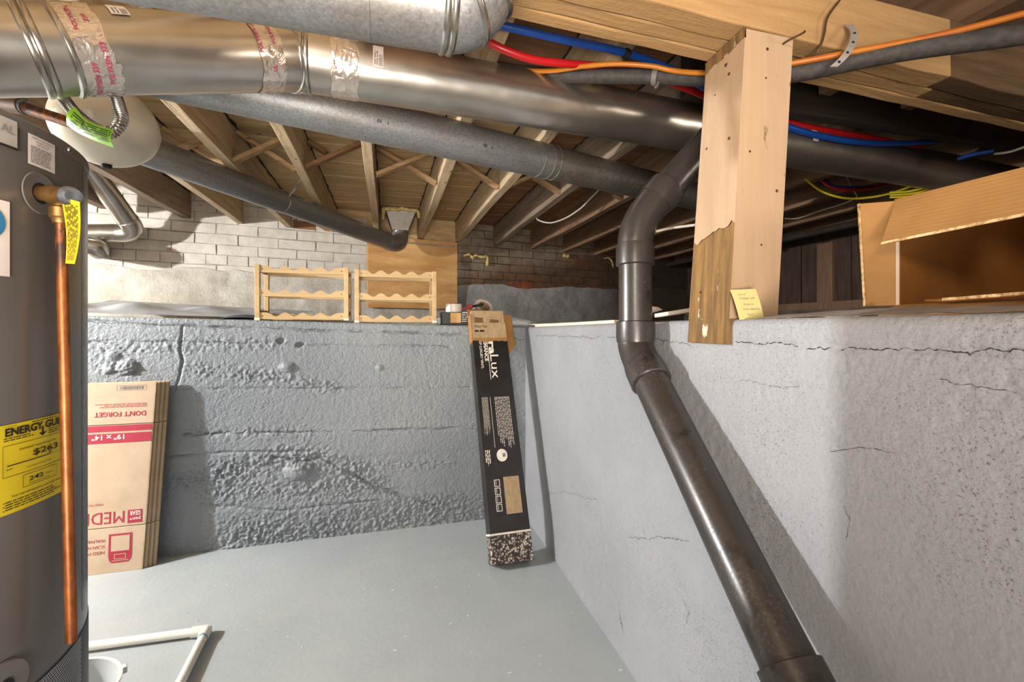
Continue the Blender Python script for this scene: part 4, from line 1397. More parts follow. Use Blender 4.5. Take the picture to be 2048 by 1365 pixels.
m.lathe((HX, HYC, 0), (0, 0, 1), [(HR + 0.0005, 0.03), (HR + 0.001, 0.031), (HR + 0.001, zband), (HR + 0.0005, zband + 0.001)], 96)
vb = link('vent_band', m, 'heater_lo', wh, True)
m = MB()
f = hfn(0.0016)
uu = [i * 0.0036 for i in range(0, 80)]
for j in range(44):
    z = zband - 0.002 - j * 0.0034
    for u in uu:
        rect(m, f, u + (0.0018 if j % 2 else 0), z - 0.0017, u + (0.0018 if j % 2 else 0) + 0.0026, z)
o = sub('vent_slots', m, 'vent_dash', vb)
o['kind'] = 'stuff'
# vertical jacket seam
us = hu(165, 420)[0]
m = MB(); rect(m, hfn(0.0012), us, 0.62, us + 0.004, HZ - 0.018, 1); link('jacket_seam', m, 'steel_cap', wh)
p = hit(136, 300); nrm = V((p.x - HX, p.y - HYC, 0)).normalized()
m = MB(); m.lathe(p + nrm * 0.001, nrm, [(0.0045, 0), (0.004, 0.002), (0.0, 0.003)], 16); link('screw', m, 'chrome', wh, True)
def hpatch(name, x0, x1, ytop, ybot, mat, off=0.001, par=None, n=16):
    u0, u1 = hu(x0, 500)[0], hu(x1, 500)[0]
    xm, = ((x0 + x1) / 2,)
    vt, vbm = ytop, ybot
    f = hfn(off)
    m = MB(); m.grid(lambda a, b: f(u0 + (u1 - u0) * a, vbm + (vt - vbm) * b), n, 1)
    return link(name, m, mat, wh, True), u0, u1
# energy label
zt0 = (hu(2, 850)[1] + hu(120, 829)[1]) / 2
zb0 = (hu(2, 1027)[1] + hu(120, 991)[1]) / 2
eg, eu0, eu1 = hpatch('energy_label', -120, 124, zt0, zb0, 'sheet_yellow')
H_ = zt0 - zb0
def EU(xc): return hu(xc / 869 * 140, 900)[0]
def EV(fr): return zt0 - H_ * fr
f = hfn(0.0019)
m = MB()
w_guid = EU(745) - EU(45)
text(m, 'ENERGY', f, EU(45), EV(0.128), H_ * 0.088, EU(515) - EU(45), 0, 0.034)
text(m, 'GUIDE', f, EU(540), EV(0.128), H_ * 0.088, (EU(745) - EU(540)) * 1.42, 0, 0.032)
rect(m, f, EU(500), EV(0.19), EU(522), EV(0.10))
m.add([f(EU(465), EV(0.172)), f(EU(510), EV(0.215)), f(EU(557), EV(0.172))], [(0, 1, 2)])
text(m, 'Estimated Yearly Energy Cost', f, EU(225), EV(0.315), H_ * 0.026, EU(680) - EU(225), 0, 0.005)
text(m, '$263', f, EU(392), EV(0.415), H_ * 0.072, EU(695) - EU(392), 0, 0.014)
rect(m, f, EU(75), EV(0.466), EU(600), EV(0.456), 6)
rect(m, f, EU(600), EV(0.462), EU(790), EV(0.460), 2)
m.add([f(EU(585), EV(0.425)), f(EU(600), EV(0.455)), f(EU(617), EV(0.425))], [(2, 1, 0)])
rect(m, f, EU(73), EV(0.475), EU(78), EV(0.44))
frame_rect(m, f, EU(14), EV(0.585), EU(800), EV(0.232), 0.0005)
frame_rect(m, f, EU(267), EV(0.755), EU(685), EV(0.612), 0.0005)
text(m, '242', f, EU(340), EV(0.70), H_ * 0.05, EU(522) - EU(340), 0, 0.014)
text(m, 'therms', f, EU(552), EV(0.69), H_ * 0.022, EU(628) - EU(552))
text(m, 'Estimated Yearly Energy Use', f, EU(347), EV(0.735), H_ * 0.02, EU(595) - EU(347))
text(m, 'Cost Range of Similar Models', f, EU(315), EV(0.54), H_ * 0.017, EU(620) - EU(315))
text(m, '$239', f, EU(60), EV(0.51), H_ * 0.018, EU(135) - EU(60), 0, 0.01)
text(m, 'U.S. Government', f, EU(25), EV(0.025), H_ * 0.014, EU(190) - EU(25))
text(m, 'Your cost will depend on your utility rates and use.', f, EU(120), EV(0.825), H_ * 0.027, EU(800) - EU(120), 0, 0.006)
dashes(m, f, EU(25), EV(0.19), EU(430), EV(0.14), 2, 3, 0.4)
dashes(m, f, EU(585), EV(0.215), EU(745), EV(0.14), 3, 4, 0.4)
dashes(m, f, EU(375), EV(0.03), EU(745), EV(0.012), 1, 5, 0.5)
dashes(m, f, EU(45), EV(0.96), EU(760), EV(0.85), 4, 6, 0.35)
for fr in (0.865, 0.905, 0.95): m.add([f(EU(18), EV(fr + 0.008)), f(EU(38), EV(fr)), f(EU(18), EV(fr - 0.008))], [(0, 1, 2)])
sub('printed_text', m, 'print_black', eg)
# pressure label
z1, z0_ = (hu(56, 268)[1] + hu(107, 289)[1]) / 2, (hu(56, 329)[1] + hu(107, 346)[1]) / 2
pl, u0, u1 = hpatch('warning_label', 54, 108, z1, z0_, 'sheet_white')
m = MB(); f = hfn(0.0018); hh = z1 - z0_; ww = u1 - u0
text(m, 'TEMPERATURE-PRESSURE', f, u0 + ww * 0.1, z1 - hh * 0.12, hh * 0.055, ww * 0.8, 0, 0.01)
text(m, 'RELIEF VALVE', f, u0 + ww * 0.25, z1 - hh * 0.22, hh * 0.055, ww * 0.5, 0, 0.01)
text(m, 'IMPORTANT', f, u0 + ww * 0.3, z1 - hh * 0.31, hh * 0.05, ww * 0.4, 0, 0.01)
dashes(m, f, u0 + ww * 0.07, z0_ + hh * 0.06, u1 - ww * 0.07, z1 - hh * 0.36, 10, 12, 0.5)
sub('printed_text', m, 'print_grey', pl)
# name plate
z1, z0_ = hu(28, 243)[1], hu(28, 302)[1]
pl, u0, u1 = hpatch('name_plate', -90, 31, z1, z0_, 'plate', 0.0022)
m = MB(); f = hfn(0.003)
text(m, 'AL', f, hu(0, 270)[0] - 0.002, z1 - (z1 - z0_) * 0.5, (z1 - z0_) * 0.28, hu(23, 270)[0] - hu(0, 270)[0] + 0.002, 0, 0.0)
sub('printed_text', m, 'print_grey', pl)
m = MB(); rect(m, f, u0, z0_, u1, z0_ + (z1 - z0_) * 0.09, 8); sub('dark_border', m, 'print_black', pl)
# white instruction sheet
z1, z0_ = hu(8, 402)[1], hu(8, 553)[1]
pl, u0, u1 = hpatch('instruction_sheet', -120, 18, z1, z0_, 'sheet_white', 0.001)
m = MB(); f = hfn(0.0018)
uc, vc = hu(-33, 440)
rad = 0.0205
vs = [f(uc, vc)] + [f(uc + rad * math.cos(k * math.pi / 20), vc + rad * math.sin(k * math.pi / 20)) for k in range(40)]
m.add(vs, [(0, k + 1, (k + 1) % 40 + 1) for k in range(40)])
ro = sub('blue_emblem', m, 'print_blue', pl)
# relief valve
pv = hit(80, 387); nv = V((pv.x - HX, pv.y - HYC, 0)).normalized()
m = MB(); m.lathe(pv, nv, [(0.0, 0.001), (0.026, 0.001), (0.027, 0.0), ][::-1], 40); link('escutcheon', m, 'ring_grey', wh, True)
m = MB(); m.lathe(pv + nv * 0.0012, nv, [(0.0135, 0.0), (0.0, 0.0004)], 28); link('port_hole', m, 'hole', wh, True)
tp = thing('relief_valve', 'brass relief valve with a yellow tag on the water heater', 'valve', tuple(pv))
vd = (P(138, 393, 0.575) - pv)
ve = pv + vd
m = MB(); m.tube([pv, pv + vd * 0.3], 0.0095, 24); link('nipple', m, 'brass', tp, True)
m = MB(); m.tube([pv + vd * 0.28, pv + vd * 0.34, pv + vd * 0.62, pv + vd * 0.68, pv + vd], [0.010, 0.0115, 0.011, 0.0105, 0.0105], 24); link('valve_body', m, 'brass', tp, True)
m = MB(); m.tube([ve, ve + vd.normalized() * 0.004, ve + vd.normalized() * 0.010], [0.0125, 0.0125, 0.010], 24); link('spring_cap', m, 'steel_cap', tp, True)
pt = P(121, 396, 0.598)
pbm = P(143, 1283, 0.60)
ax = (pbm - pt).normalized()
m = MB(); m.tube([pt, pt + ax * 0.012, pt + ax * 0.014, pt + ax * 0.026, pt + ax * 0.028, pt + ax * 0.034], [0.0100, 0.0100, 0.0118, 0.0118, 0.010, 0.0085], 16); link('outlet_nut', m, 'brass', tp, True)
tg = Face(P(127, 398, 0.572), RT * 1.0, V((0, 0, 1)))
m = MB(); q = [P(122, 394, 0.57), P(159, 404, 0.568), P(148, 528, 0.572), P(130, 527, 0.574)]
m.slab(lambda u, v: q[0].lerp(q[1], u).lerp(q[3].lerp(q[2], u), v) + FW * 0.004 * math.sin(v * 3), 4, 10, FW * 0.0006)
to = link('paper_tag', m, 'sheet_yellow', tp)
m = MB()
ff = lambda a, b: q[0].lerp(q[1], b).lerp(q[3].lerp(q[2], b), 1 - a) + FW * (0.004 * math.sin((1 - a) * 3) - 0.0008)
dashes(m, ff, 0.05, 0.12, 0.93, 0.9, 13, 21, 0.42, False)
sub('printed_text', m, 'print_black', to)
# copper discharge pipe
m = MB(); m.tube([pt + ax * 0.03, pt + (pbm - pt) * 0.5, pbm], 0.0062, 28)
tag(link('copper_pipe', m, 'copper', smooth=True), 'long tarnished copper pipe hanging down the front of the water heater', 'pipe')
# drain knob at the very bottom
pk = hit(2, 1376); nk = V((pk.x - HX, pk.y - HYC, 0)).normalized()
m = MB(); m.lathe(pk + nk * 0.001, nk, [(0.0, 0.004), (0.028, 0.003), (0.03, 0.0)][::-1], 32); dk = link('port_plate', m, 'ring_grey', wh, True)
m = MB(); m.lathe(pk + nk * 0.0055, nk, [(0.0095, 0), (0, 0.0004)], 24); sub('port_hole', m, 'hole', dk)

# ---- expansion tank
tc = P(213, 256, 1.22)
et = thing('expansion_tank', 'cream domed expansion tank hanging behind the water heater', 'tank', (tc.x, tc.y, tc.z - 0.1))
RT_ = 0.116
m = MB()
prof = [(RT_ * math.sin(math.radians(a)), -0.1 * math.cos(math.radians(a))) for a in range(0, 87, 5)] + [(RT_ + 0.0015, -0.004), (RT_ + 0.0015, 0.004)] + [(RT_ * math.cos(math.radians(a)), 0.115 * math.sin(math.radians(a))) for a in range(4, 91, 6)]
m.lathe(tc, (0, 0, 1), prof, 64)
link('tank_shell', m, 'tank', et, True)
m = MB(); m.lathe(tc, (0, 0, 1), [(0.012, -0.097), (0.012, -0.106), (0.009, -0.109), (0.0, -0.109)], 20); link('air_valve', m, 'hole', et, True)
# corrugated connector with a green tag
hx = [P(112, 160, 1.0), P(122, 188, 0.99), P(134, 207, 0.98), P(152, 228, 0.975), P(182, 252, 0.97), P(214, 266, 0.965), P(235, 256, 0.965), P(243, 238, 0.97), P(238, 214, 0.98), P(228, 185, 0.99), P(222, 160, 1.0)]
sp = smooth_path(hx, 14)
ch = thing('flexible_connector', 'corrugated steel connector hose in a U with a green tag', 'hose', tuple(hx[5]))
# resample evenly so each rib keeps its width
ds = [0.0]
for a, b in zip(sp, sp[1:]): ds.append(ds[-1] + (b - a).length)
pts, k, s = [], 0, 0.0
while s < ds[-1]:
    while ds[k + 1] < s: k += 1
    pts.append(sp[k].lerp(sp[k + 1], (s - ds[k]) / (ds[k + 1] - ds[k])))
    s += 0.0011
rs = [0.0112 + 0.0016 * math.cos(i * 2 * math.pi / 5) for i in range(len(pts))]
m = MB(); m.tube(pts, rs, 20); link('hose', m, 'chrome', ch, True)
top = smooth_path([P(140, 224, 0.955), P(149, 213, 0.955), P(168, 236, 0.948), P(195, 250, 0.945), P(228, 260, 0.945)][1:], 4)
bot = smooth_path([P(134, 250, 0.95), P(160, 268, 0.945), P(195, 284, 0.942), P(228, 296, 0.942)], 4)
def tagp(u, v):
    i = u * (len(top) - 1)
    a = min(int(i), len(top) - 2)
    t = i - a
    p, q = top[a].lerp(top[a + 1], t), bot[a].lerp(bot[a + 1], t)
    return p.lerp(q, v) + FW * (-0.008 * math.sin(v * math.pi))
m = MB(); m.slab(tagp, 16, 8, FW * 0.0008); go = link('green_tag', m, 'sheet_green', ch, True)
m = MB()
gf = lambda a, b: tagp(1 - a, b) - FW * 0.001
dashes(m, gf, 0.08, 0.12, 0.9, 0.85, 6, 31, 0.4)
frame_rect(m, gf, 0.03, 0.15, 0.6, 0.48, 0.02)
sub('printed_text', m, 'print_black', go)
cpp = thing('copper_pipe', 'dark copper pipe end above the water heater beside the expansion tank', 'pipe', tuple(P(60, 222, 1.05)))
m = MB(); m.tube([P(52, 216, 1.05), P(160, 252, 1.06)], 0.0125, 24); link('tube', m, 'copper', cpp, True)
m = MB(); m.tube([P(-40, 200, 1.05), P(46, 212, 1.05)], 0.019, 24); link('fitting', m, 'nail', cpp, True)
m = MB(); m.tube([P(46, 213, 1.05), P(52, 215, 1.05)], 0.016, 24); link('collar', m, 'steel_cap', cpp, True)

# ---- flattened moving boxes
base = PZ(285, 1139, 0)
topc = PY(313, 764, 2.372)
fx = Face(base, V((1, 0.006, 0)), topc - base)
hgt = (topc - base).length
skew = (topc - base).dot(fx.u) / hgt
def sheet(label, dx, dback, first, w=0.62):
    o = thing('flattened_box', label, 'cardboard box', tuple(base + V((dx - w / 2, dback, 0))))
    cr = [0.0, 0.235, 0.775, 1.0]
    for k in range(3):
        m = MB()
        v0, v1 = hgt * cr[k] + (0.0015 if k else 0), hgt * cr[k + 1] - (0.0015 if k < 2 else 0)
        s = -fx.n
        def pt_(u, v): return fx.o + V((dx, 0, 0)) + fx.u * (u + skew * v) + fx.v * v + V((0, dback, 0))
        m.obox(pt_(-w, v0), fx.u * w, fx.u * skew * (v1 - v0) + fx.v * (v1 - v0), s * 0.0055)
        pn = link(('flap', 'panel', 'flap')[k], m, 'kraft_pale', o, bevel=0.0015)
        m = MB()
        m.obox(pt_(0.0003, v0 + 0.002), -fx.u * 0.004, fx.u * skew * (v1 - v0 - 0.004) + fx.v * (v1 - v0 - 0.004), s * 0.0062 - fx.n * 0.0)
        sub('cut_edge', m, 'kraft_pale_d', pn)
    return o
bx = sheet('pale flattened moving box with red print, front of its stack', 0.0, 0.0, True)
lab = ['second flattened box of the leaning stack, just behind the printed one', 'third flattened box of the leaning stack, mostly hidden', 'rear flattened box of the leaning stack, touching the rough wall']
for k in range(3): sheet(lab[k], 0.012 + 0.013 * k, 0.010 + 0.0095 * k, False)
f = fx.fn(0.0008)
panels = [c for c in bx.children]
def UVp(x, y): return fx.uv(x, y)
red = MB(); red2 = MB(); grey = MB(); wht = MB()
def rtext(mb, t, xr, yb, xl, h, bold=0.01):        # lettering upside down, reading from right to left
    u, v = UVp(xr, yb)
    u2, _ = UVp(xl, yb)
    text(mb, t, f, u, v, h, abs(u - u2), 0, bold, math.pi)
up_v = lambda y, x=240: UVp(x, y)[1]
mid = MB()
um, ul = UVp(318, 855)[0], -0.6
rect(mid, f, ul, up_v(863), -0.003 + skew * up_v(856), up_v(851))
rect(mid, f, ul, up_v(886), -0.003 + skew * up_v(876), up_v(867))
t_ = MB()
ff2 = fx.fn(0.0014)
u, v = UVp(249, 869); u2, _ = UVp(184, 869)
text(t_, '19" x 14"', ff2, u, v, 0.021, abs(u - u2), 0, 0.02, math.pi)
rtext(mid, 'MEDIUM', 249, 1022, 249 - 1.72 * 74, 0.052, 0.0)
rtext(mid, 'FOLD TO H', 206, 1008, 172, 0.008)
u0, v0 = UVp(255, 1047); u1, v1 = UVp(285, 1018)
rect(mid, f, u0, v0, u1, v1)
text(t_, 'pen+', ff2, u1 - 0.006, v0 + (v1 - v0) * 0.42, (v1 - v0) * 0.28, (u1 - u0) * 0.75, 0, 0.01, math.pi)
text(t_, 'GEAR', ff2, u1 - 0.006, v0 + (v1 - v0) * 0.90, (v1 - v0) * 0.34, (u1 - u0) * 0.75, 0, 0.02, math.pi)
pm = panels[1]
sub('printed_text', mid, 'print_red', pm)
sub('printed_text', t_, 'print_white', pm)
topm = MB()
rtext(topm, "DON'T FORGET", 292, 822, 189, 0.021, 0.018)
u0, v0 = UVp(190, 818); u1, v1 = UVp(294, 805)
dashes(topm, lambda a, b: f(u1 + u0 - a, b), u0, v0, u1, v1 , 3, 41, 0.42)
sub('printed_text', topm, 'print_red', panels[2])
bar = MB()
u0, v0 = UVp(233, 782); u1, v1 = UVp(293, 770)
frame_rect(bar, f, u0, v0, u1, v1, 0.0012)
rr = random.Random(2); u = u0 + 0.012
while u < u1 - 0.012:
    w = rr.choice((0.0012, 0.002, 0.003)); rect(bar, f, u, v0 + 0.004, u + w, v1 - 0.004); u += w + rr.choice((0.0015, 0.003))
sub('barcode', bar, 'print_grey', panels[2])
lowm = MB()
for t, y, xr_, xl_ in (('WALMA', 1079, 211, 176), ('SCAN H', 1091, 210, 176), ('NEED M', 1103, 209, 175)): rtext(lowm, t, xr_, y, xl_, 0.0135, 0.0)
u0, v0 = UVp(216, 1128); u1, v1 = UVp(265, 1065)
poly = [(u0 + 0.012, v0), (u1 - 0.012, v0), (u1 - 0.003, v0 + 0.012), (u1, v0 + 0.03), (u1, v1), (u0, v1), (u0, v0 + 0.03), (u0 + 0.003, v0 + 0.012)]
lowm.add([f(a, b) for a, b in poly], [list(range(8))])
sub('printed_text', lowm, 'print_red', panels[0])
l2 = MB(); rect(l2, ff2, u0 + 0.009, v0 + (v1 - v0) * 0.40, u1 - 0.009, v1 - 0.008)
frame_rect(l2, ff2, u0 + (u1 - u0) * 0.25, v0 + (v1 - v0) * 0.12, u0 + (u1 - u0) * 0.75, v0 + (v1 - v0) * 0.30, 0.0025)
rect(l2, ff2, u0 + (u1 - u0) * 0.15, v0 + (v1 - v0) * 0.06, u0 + (u1 - u0) * 0.85, v0 + (v1 - v0) * 0.085)
sub('blank_panel', l2, 'kraft_pale', panels[0])

# ---- long black flooring box
BL_, BR_ = PZ(985, 1133, 0.030), PZ(1068, 1120, 0.030)
tilt_v = V((-0.004, 0.452, 1.03))
pf = Face(BL_, BR_ - BL_, tilt_v)
W_ = (BR_ - BL_).length
TH = 0.072
fb = thing('flooring_box', 'long black printed flooring carton with torn open top leaning in the corner', 'cardboard box', (BL_.x + W_ / 2, BL_.y + 0.06, 0.0))
vt = pf.uv(979, 680)[1]
def fp_(u, v, d=0.0): return pf.o + pf.u * u + pf.v * v - pf.n * d
def vof(y, x=1000): return pf.uv(x, y)[1]
vwhite = vof(1066, 1020)
m = MB(); m.obox(fp_(0, vwhite, 0), pf.u * W_, pf.v * (vt - vwhite), -pf.n * TH); body = link('carton', m, 'box_black', fb, bevel=0.0025)
m = MB(); m.obox(fp_(-0.0003, 0, -0.0003), pf.u * (W_ + 0.0006), pf.v * vwhite, -pf.n * (TH + 0.0006)); pe = link('pebble_printed_end', m, 'pebble', fb, bevel=0.0025)
m = MB(); m.obox(fp_(-0.0006, vwhite - 0.004, -0.0006), pf.u * (W_ + 0.0012), pf.v * 0.008, -pf.n * (TH + 0.0012)); link('white_band', m, 'print_white', fb)
# planks showing in the torn end
vp = vof(621, 975)
for k, (a, b, dv) in enumerate(((0.004, W_ - 0.004, 0.0), (0.005, W_ - 0.005, 0.004), (0.006, W_ - 0.006, 0.002))):
    m = MB(); m.obox(fp_(a, vt - 0.05, 0.006 + 0.012 * k), pf.u * (b - a), pf.v * (vp - vt + 0.05 - dv), -pf.n * 0.010); pk_ = link('vinyl_plank', m, 'vinyl_wood', fb, bevel=0.001)
    if k == 0:
        f = plane_fn(fp_(0, 0, 0.006), pf.u, pf.v, pf.n, 0.0008)
        mm = MB()
        for x0, x1, y0_, y1_ in ((950, 966, 634, 646), (980, 997, 638, 646)):
            a0, b0 = pf.uv(x0, y1_); a1, b1 = pf.uv(x1, y0_)
            mm.add([f(a0, b0), f(a1, b0 + 0.004), f(a1, b1 - 0.004), f(a0 + 0.003, b1)], [(0, 1, 2, 3)])
        sub('printed_picture', mm, 'brace_d', pk_)
        mm = MB()
# cover sheet on the face with handwriting
v1_, v2_ = vof(678, 975), vof(646, 975)
m = MB(); m.obox(fp_(0.004, v1_, -0.001), pf.u * (W_ - 0.006), pf.v * (v2_ - v1_), -pf.n * 0.003); cs_ = link('front_flap', m, 'vinyl_wood', fb)
f = pf.fn(0.0018)
mm = MB()
a0, b0 = pf.uv(949, 656)
text(mm, 'Water Peak', f, a0, b0, 0.016, 0.068, 0, 0.0)
dashes(mm, f, a0, b0 - 0.025, a0 + 0.05, b0 - 0.012, 1, 3, 0.8, False)
sub('handwriting', mm, 'print_black', cs_)
m = MB()
rr = random.Random(6)
tl = [(0.0, vt - 0.004)] + [(W_ * i / 12, vt - 0.008 + rr.uniform(-0.006, 0.006)) for i in range(1, 12)] + [(W_, vt - 0.006)]
tu = [(W_ * i / 12, vt + 0.010 + rr.uniform(-0.004, 0.004)) for i in range(12, -1, -1)]
m.prism([fp_(a, b, -0.0025) for a, b in tl + tu], -pf.n * 0.003)
link('torn_edge', m, 'kraft', fb)
# back flap above and side flap folded out
vq = vof(608, 970)
m = MB(); q = [fp_(-0.004, vp - 0.012, 0.05), fp_(W_ * 0.96, vp - 0.02, 0.05), fp_(W_ + 0.004, vq - 0.012, 0.07), fp_(0.0, vq, 0.07)]
m.slab(lambda u, v: q[0].lerp(q[1], u).lerp(q[3].lerp(q[2], u), v) + pf.n * 0.008 * math.sin(v * 2.5), 6, 4, -pf.n * 0.003)
link('back_flap', m, 'kraft', fb)
m = MB()
sfp = [pf.at(1003, 624), pf.at(1027, 627), pf.at(1030, 665), pf.at(1035, 685), pf.at(1021, 706), pf.at(1018, 690), pf.at(1012, 650)]
m.prism([p - pf.n * (0.02 + 0.3 * max(0, (p - pf.o).dot(pf.u) - W_)) for p in sfp], -pf.n * 0.003)
link('side_flap', m, 'kraft', fb)
m = MB(); m.obox(fp_(0, vt - 0.01, 0.0), pf.u * 0.003, pf.v * (vp - vt - 0.01), -pf.n * TH); link('side_wall', m, 'kraft', fb)
# printing on the carton: lettering runs down the box
f = pf.fn(0.0009)
def dtext(mb, t, x, y0_, y1_, ufr, h, bold=0.0, clip=None):
    va, vb_ = vof(y0_, x), vof(y1_, x)
    text(mb, t, f, W_ * ufr, va, h, abs(va - vb_), 0, bold, -math.pi / 2)
mm = MB()
ylist = lambda x, y: pf.uv(x, y)[1]
dtext(mm, 'ra', 985, 683, 709, 0.44, 0.036, 0.035)
dtext(mm, 'Lux', 990, 710, 757, 0.45, 0.046, 0.0)
rect(mm, f, W_ * 0.40, ylist(985, 760), W_ * 0.413, ylist(985, 682))
dtext(mm, 'EMANCE', 975, 682, 723, 0.30, 0.018, 0.03)
dtext(mm, 'OF LUXURY VINYL', 968, 682, 738, 0.18, 0.013, 0.015)
m2 = MB()
g = lambda a, b: f(b, -a)
def block(u0f, u1f, y0_, y1_, rows, seed, fill=0.42):
    va, vb_ = ylist(1000, y0_), ylist(1000, y1_)
    dashes(m2, lambda a, b: f(W_ * u1f - (b - 0) , va - a), 0, 0, va - vb_, W_ * (u1f - u0f), rows, seed, fill)
block(0.44, 0.86, 794, 898, 10, 3, 0.34)
block(0.10, 0.27, 794, 870, 7, 5, 0.3)
rect(mm, f, W_ * 0.33, ylist(1000, 895), W_ * 0.338, ylist(1000, 794))
uc, vc = pf.uv(1004, 911)
vs = [f(uc, vc)] + [f(uc + 0.026 * math.cos(k * math.pi / 16), vc + 0.029 * math.sin(k * math.pi / 16)) for k in range(32)]
mm.add(vs, [(0, k + 1, (k + 1) % 32 + 1) for k in range(32)])
for k in range(4):
    a0, b0 = pf.uv(990 + 1.6 * k, 968 + 16.5 * k)
    frame_rect(mm, f, a0 - 0.004, b0 - 0.014, a0 + 0.023, b0 + 0.017, 0.003)
    rect(mm, f, a0 + 0.004, b0 - 0.008, a0 + 0.006, b0 + 0.012)
block(0.06, 0.20, 899, 930, 3, 9, 0.5)
mm.v += []
sub('printed_text', mm, 'print_white', body)
sub('small_print', m2, 'print_white', body)['kind'] = 'stuff'
mm = MB()
a0, b0 = pf.uv(1016, 1029); a1, b1 = pf.uv(1044, 951)
rect(mm, f, W_ * 0.46, b0, W_ * 0.86, b1)
sub('plank_picture', mm, 'vinyl_wood', body)
mm = MB()
f3 = pf.fn(0.0014)
a0, b0 = pf.uv(1005, 911); rect(mm, f3, a0, b0 - 0.008, a0 + 0.014, b0 + 0.008)
sub('printed_square', mm, 'print_grey', body)

# ---- wine racks on the ledge
def rack(label, xl, xr, yl, yr, ytop, Y, mat):
    a, b = PY(xl, yl, Y), PY(xr, yr, Y)
    W = b.x - a.x
    d = a.y / (cs - sn * (xl - CX) / FPX)
    H = (yl - ytop) / FPX * d
    za = max(ledge_z(a.x), ledge_z(b.x)) + 0.0005
    D = 0.20
    o = thing('wine_rack', label, 'wine rack', (a.x + W / 2, Y + D / 2, za), 'scalloped pine wine racks on the ledge')
    pw = 0.022
    def B(name, lo, hi, mt=mat):
        m = MB(); m.box((a.x + lo[0], Y + lo[1], za + lo[2]), (a.x + hi[0], Y + hi[1], za + hi[2])); return link(name, m, mt, o, bevel=0.0015)
    for x in (0, W - pw):
        for y in (0, D - pw):
            B('post', (x, y, 0.004), (x + pw, y + pw, H))
        for z in (0.03, 0.46 * H, 0.88 * H):
            B('side_rail', (x + 0.006, pw, z), (x + 0.016, D - pw, z + 0.022))
    for y0_, th in ((0.004, 0.012), (D - 0.016, 0.012)):
        for zb_, zh in ((0.004, 0.125 * H), (0.43 * H, 0.125 * H), (0.86 * H, 0.125 * H)):
            pts = [(pw, zb_), (W - pw, zb_), (W - pw, zb_ + zh)]
            n = 4
            L = W - 2 * pw
            flat = L * 0.08
            seg = (L - 2 * flat) / n
            dip = 0.55 * zh
            x = W - pw - flat
            pts.append((x, zb_ + zh))
            for i in range(n):
                gap = seg * 0.14
                for j in range(1, 8):
                    t = j / 8
                    pts.append((x - gap - (seg - 2 * gap) * t, zb_ + zh - dip * math.sin(math.pi * t)))
                if i < n - 1:
                    pts.append((x - seg + gap * 0.4, zb_ + zh)); pts.append((x - seg - gap * 0.4, zb_ + zh))
                x -= seg
            pts += [(pw + flat, zb_ + zh), (pw, zb_ + zh)]
            m = MB(); m.prism([V((a.x + p, Y + y0_, za + z)) for p, z in pts], V((0, th, 0)))
            rl_ = link('scalloped_rail', m, mat, o)
            if y0_ < 0.1:
                for sx in (pw + 0.012, W - pw - 0.012):
                    mm = MB(); mm.lathe((a.x + sx, Y + y0_ - 0.0002, za + zb_ + zh * 0.5), (0, -1, 0), [(0.003, 0), (0.0, 0.0008)], 10); sub('screw', mm, 'nail', rl_)
    for x in (0, W - pw):
        m = MB(); m.box((a.x + x - 0.001, Y - 0.001, za), (a.x + x + pw + 0.001, Y + pw, za + 0.012)); link('foot_pad', m, 'trim_white', o)
rack('pale pine wine rack standing on the ledge nearer the water heater', 509, 697, 632, 640, 520, 2.47, 'pine')
rack('pale pine wine rack standing in front of the plywood panel', 709, 873, 638, 645, 530, 2.47, 'pine')

# ---- small goods on the ledge
def onledge(x, y): return V((x, y, ledge_z(x, y)))
# carton of wood samples in clear film
a, b = PY(884, 648, 2.50), PY(942, 650, 2.50)
zz = ledge_z(a.x) + 0.001
o = thing('sample_carton', 'small dark carton with a wood picture in clear film beside the right wine rack', 'carton', ((a.x + b.x) / 2, 2.54, zz))
m = MB(); m.box((a.x, 2.50, zz), (b.x, 2.60, zz + 0.072)); c1 = link('carton', m, 'box_black', o, bevel=0.002)
fc = Face(V((a.x, 2.50, zz)), V((1, 0, 0)), V((0, 0, 1)))
f = fc.fn(0.0008)
m = MB(); u0, v0 = fc.uv(901, 646); u1, v1 = fc.uv(922, 626); rect(m, f, u0, v0, u1, v1); sub('wood_picture', m, 'ply', c1)
m = MB(); u0, v0 = fc.uv(924, 645); u1, v1 = fc.uv(938, 624); dashes(m, f, u0, v0, u1, v1, 5, 3, 0.35); sub('small_print', m, 'print_white', c1)
m = MB(); m.box((a.x - 0.026, 2.505, zz), (a.x - 0.004, 2.60, zz + 0.05)); link('film_wrap', m, 'clear', o, bevel=0.01)
# tape dispenser
tz = zz + 0.0725
pc_ = PY(908, 607, 2.55)
o = thing('tape_dispenser', 'white tape roll on a red hand dispenser on top of the sample carton', 'tape dispenser', (pc_.x, 2.56, tz))
m = MB(); m.lathe((pc_.x, 2.555, tz), (0, 0, 1), [(0.022, 0.0), (0.046, 0.0), (0.046, 0.046), (0.022, 0.046), (0.022, 0.0)], 40); link('tape_roll', m, 'tape_white', o, True)
m = MB(); m.lathe((pc_.x, 2.555, tz), (0, 0, 1), [(0.0, 0.001), (0.021, 0.001), (0.021, 0.052), (0.0, 0.054)], 24); link('hub', m, 'red_plastic', o, True)
m = MB(); m.prism([V((pc_.x + 0.03, 2.53, tz + 0.012)), V((pc_.x + 0.10, 2.53, tz + 0.02)), V((pc_.x + 0.105, 2.53, tz + 0.042)), V((pc_.x + 0.085, 2.53, tz + 0.048)), V((pc_.x + 0.07, 2.53, tz + 0.028)), V((pc_.x + 0.03, 2.53, tz + 0.022))], V((0, 0.05, 0))); link('frame', m, 'red_plastic', o, bevel=0.002)
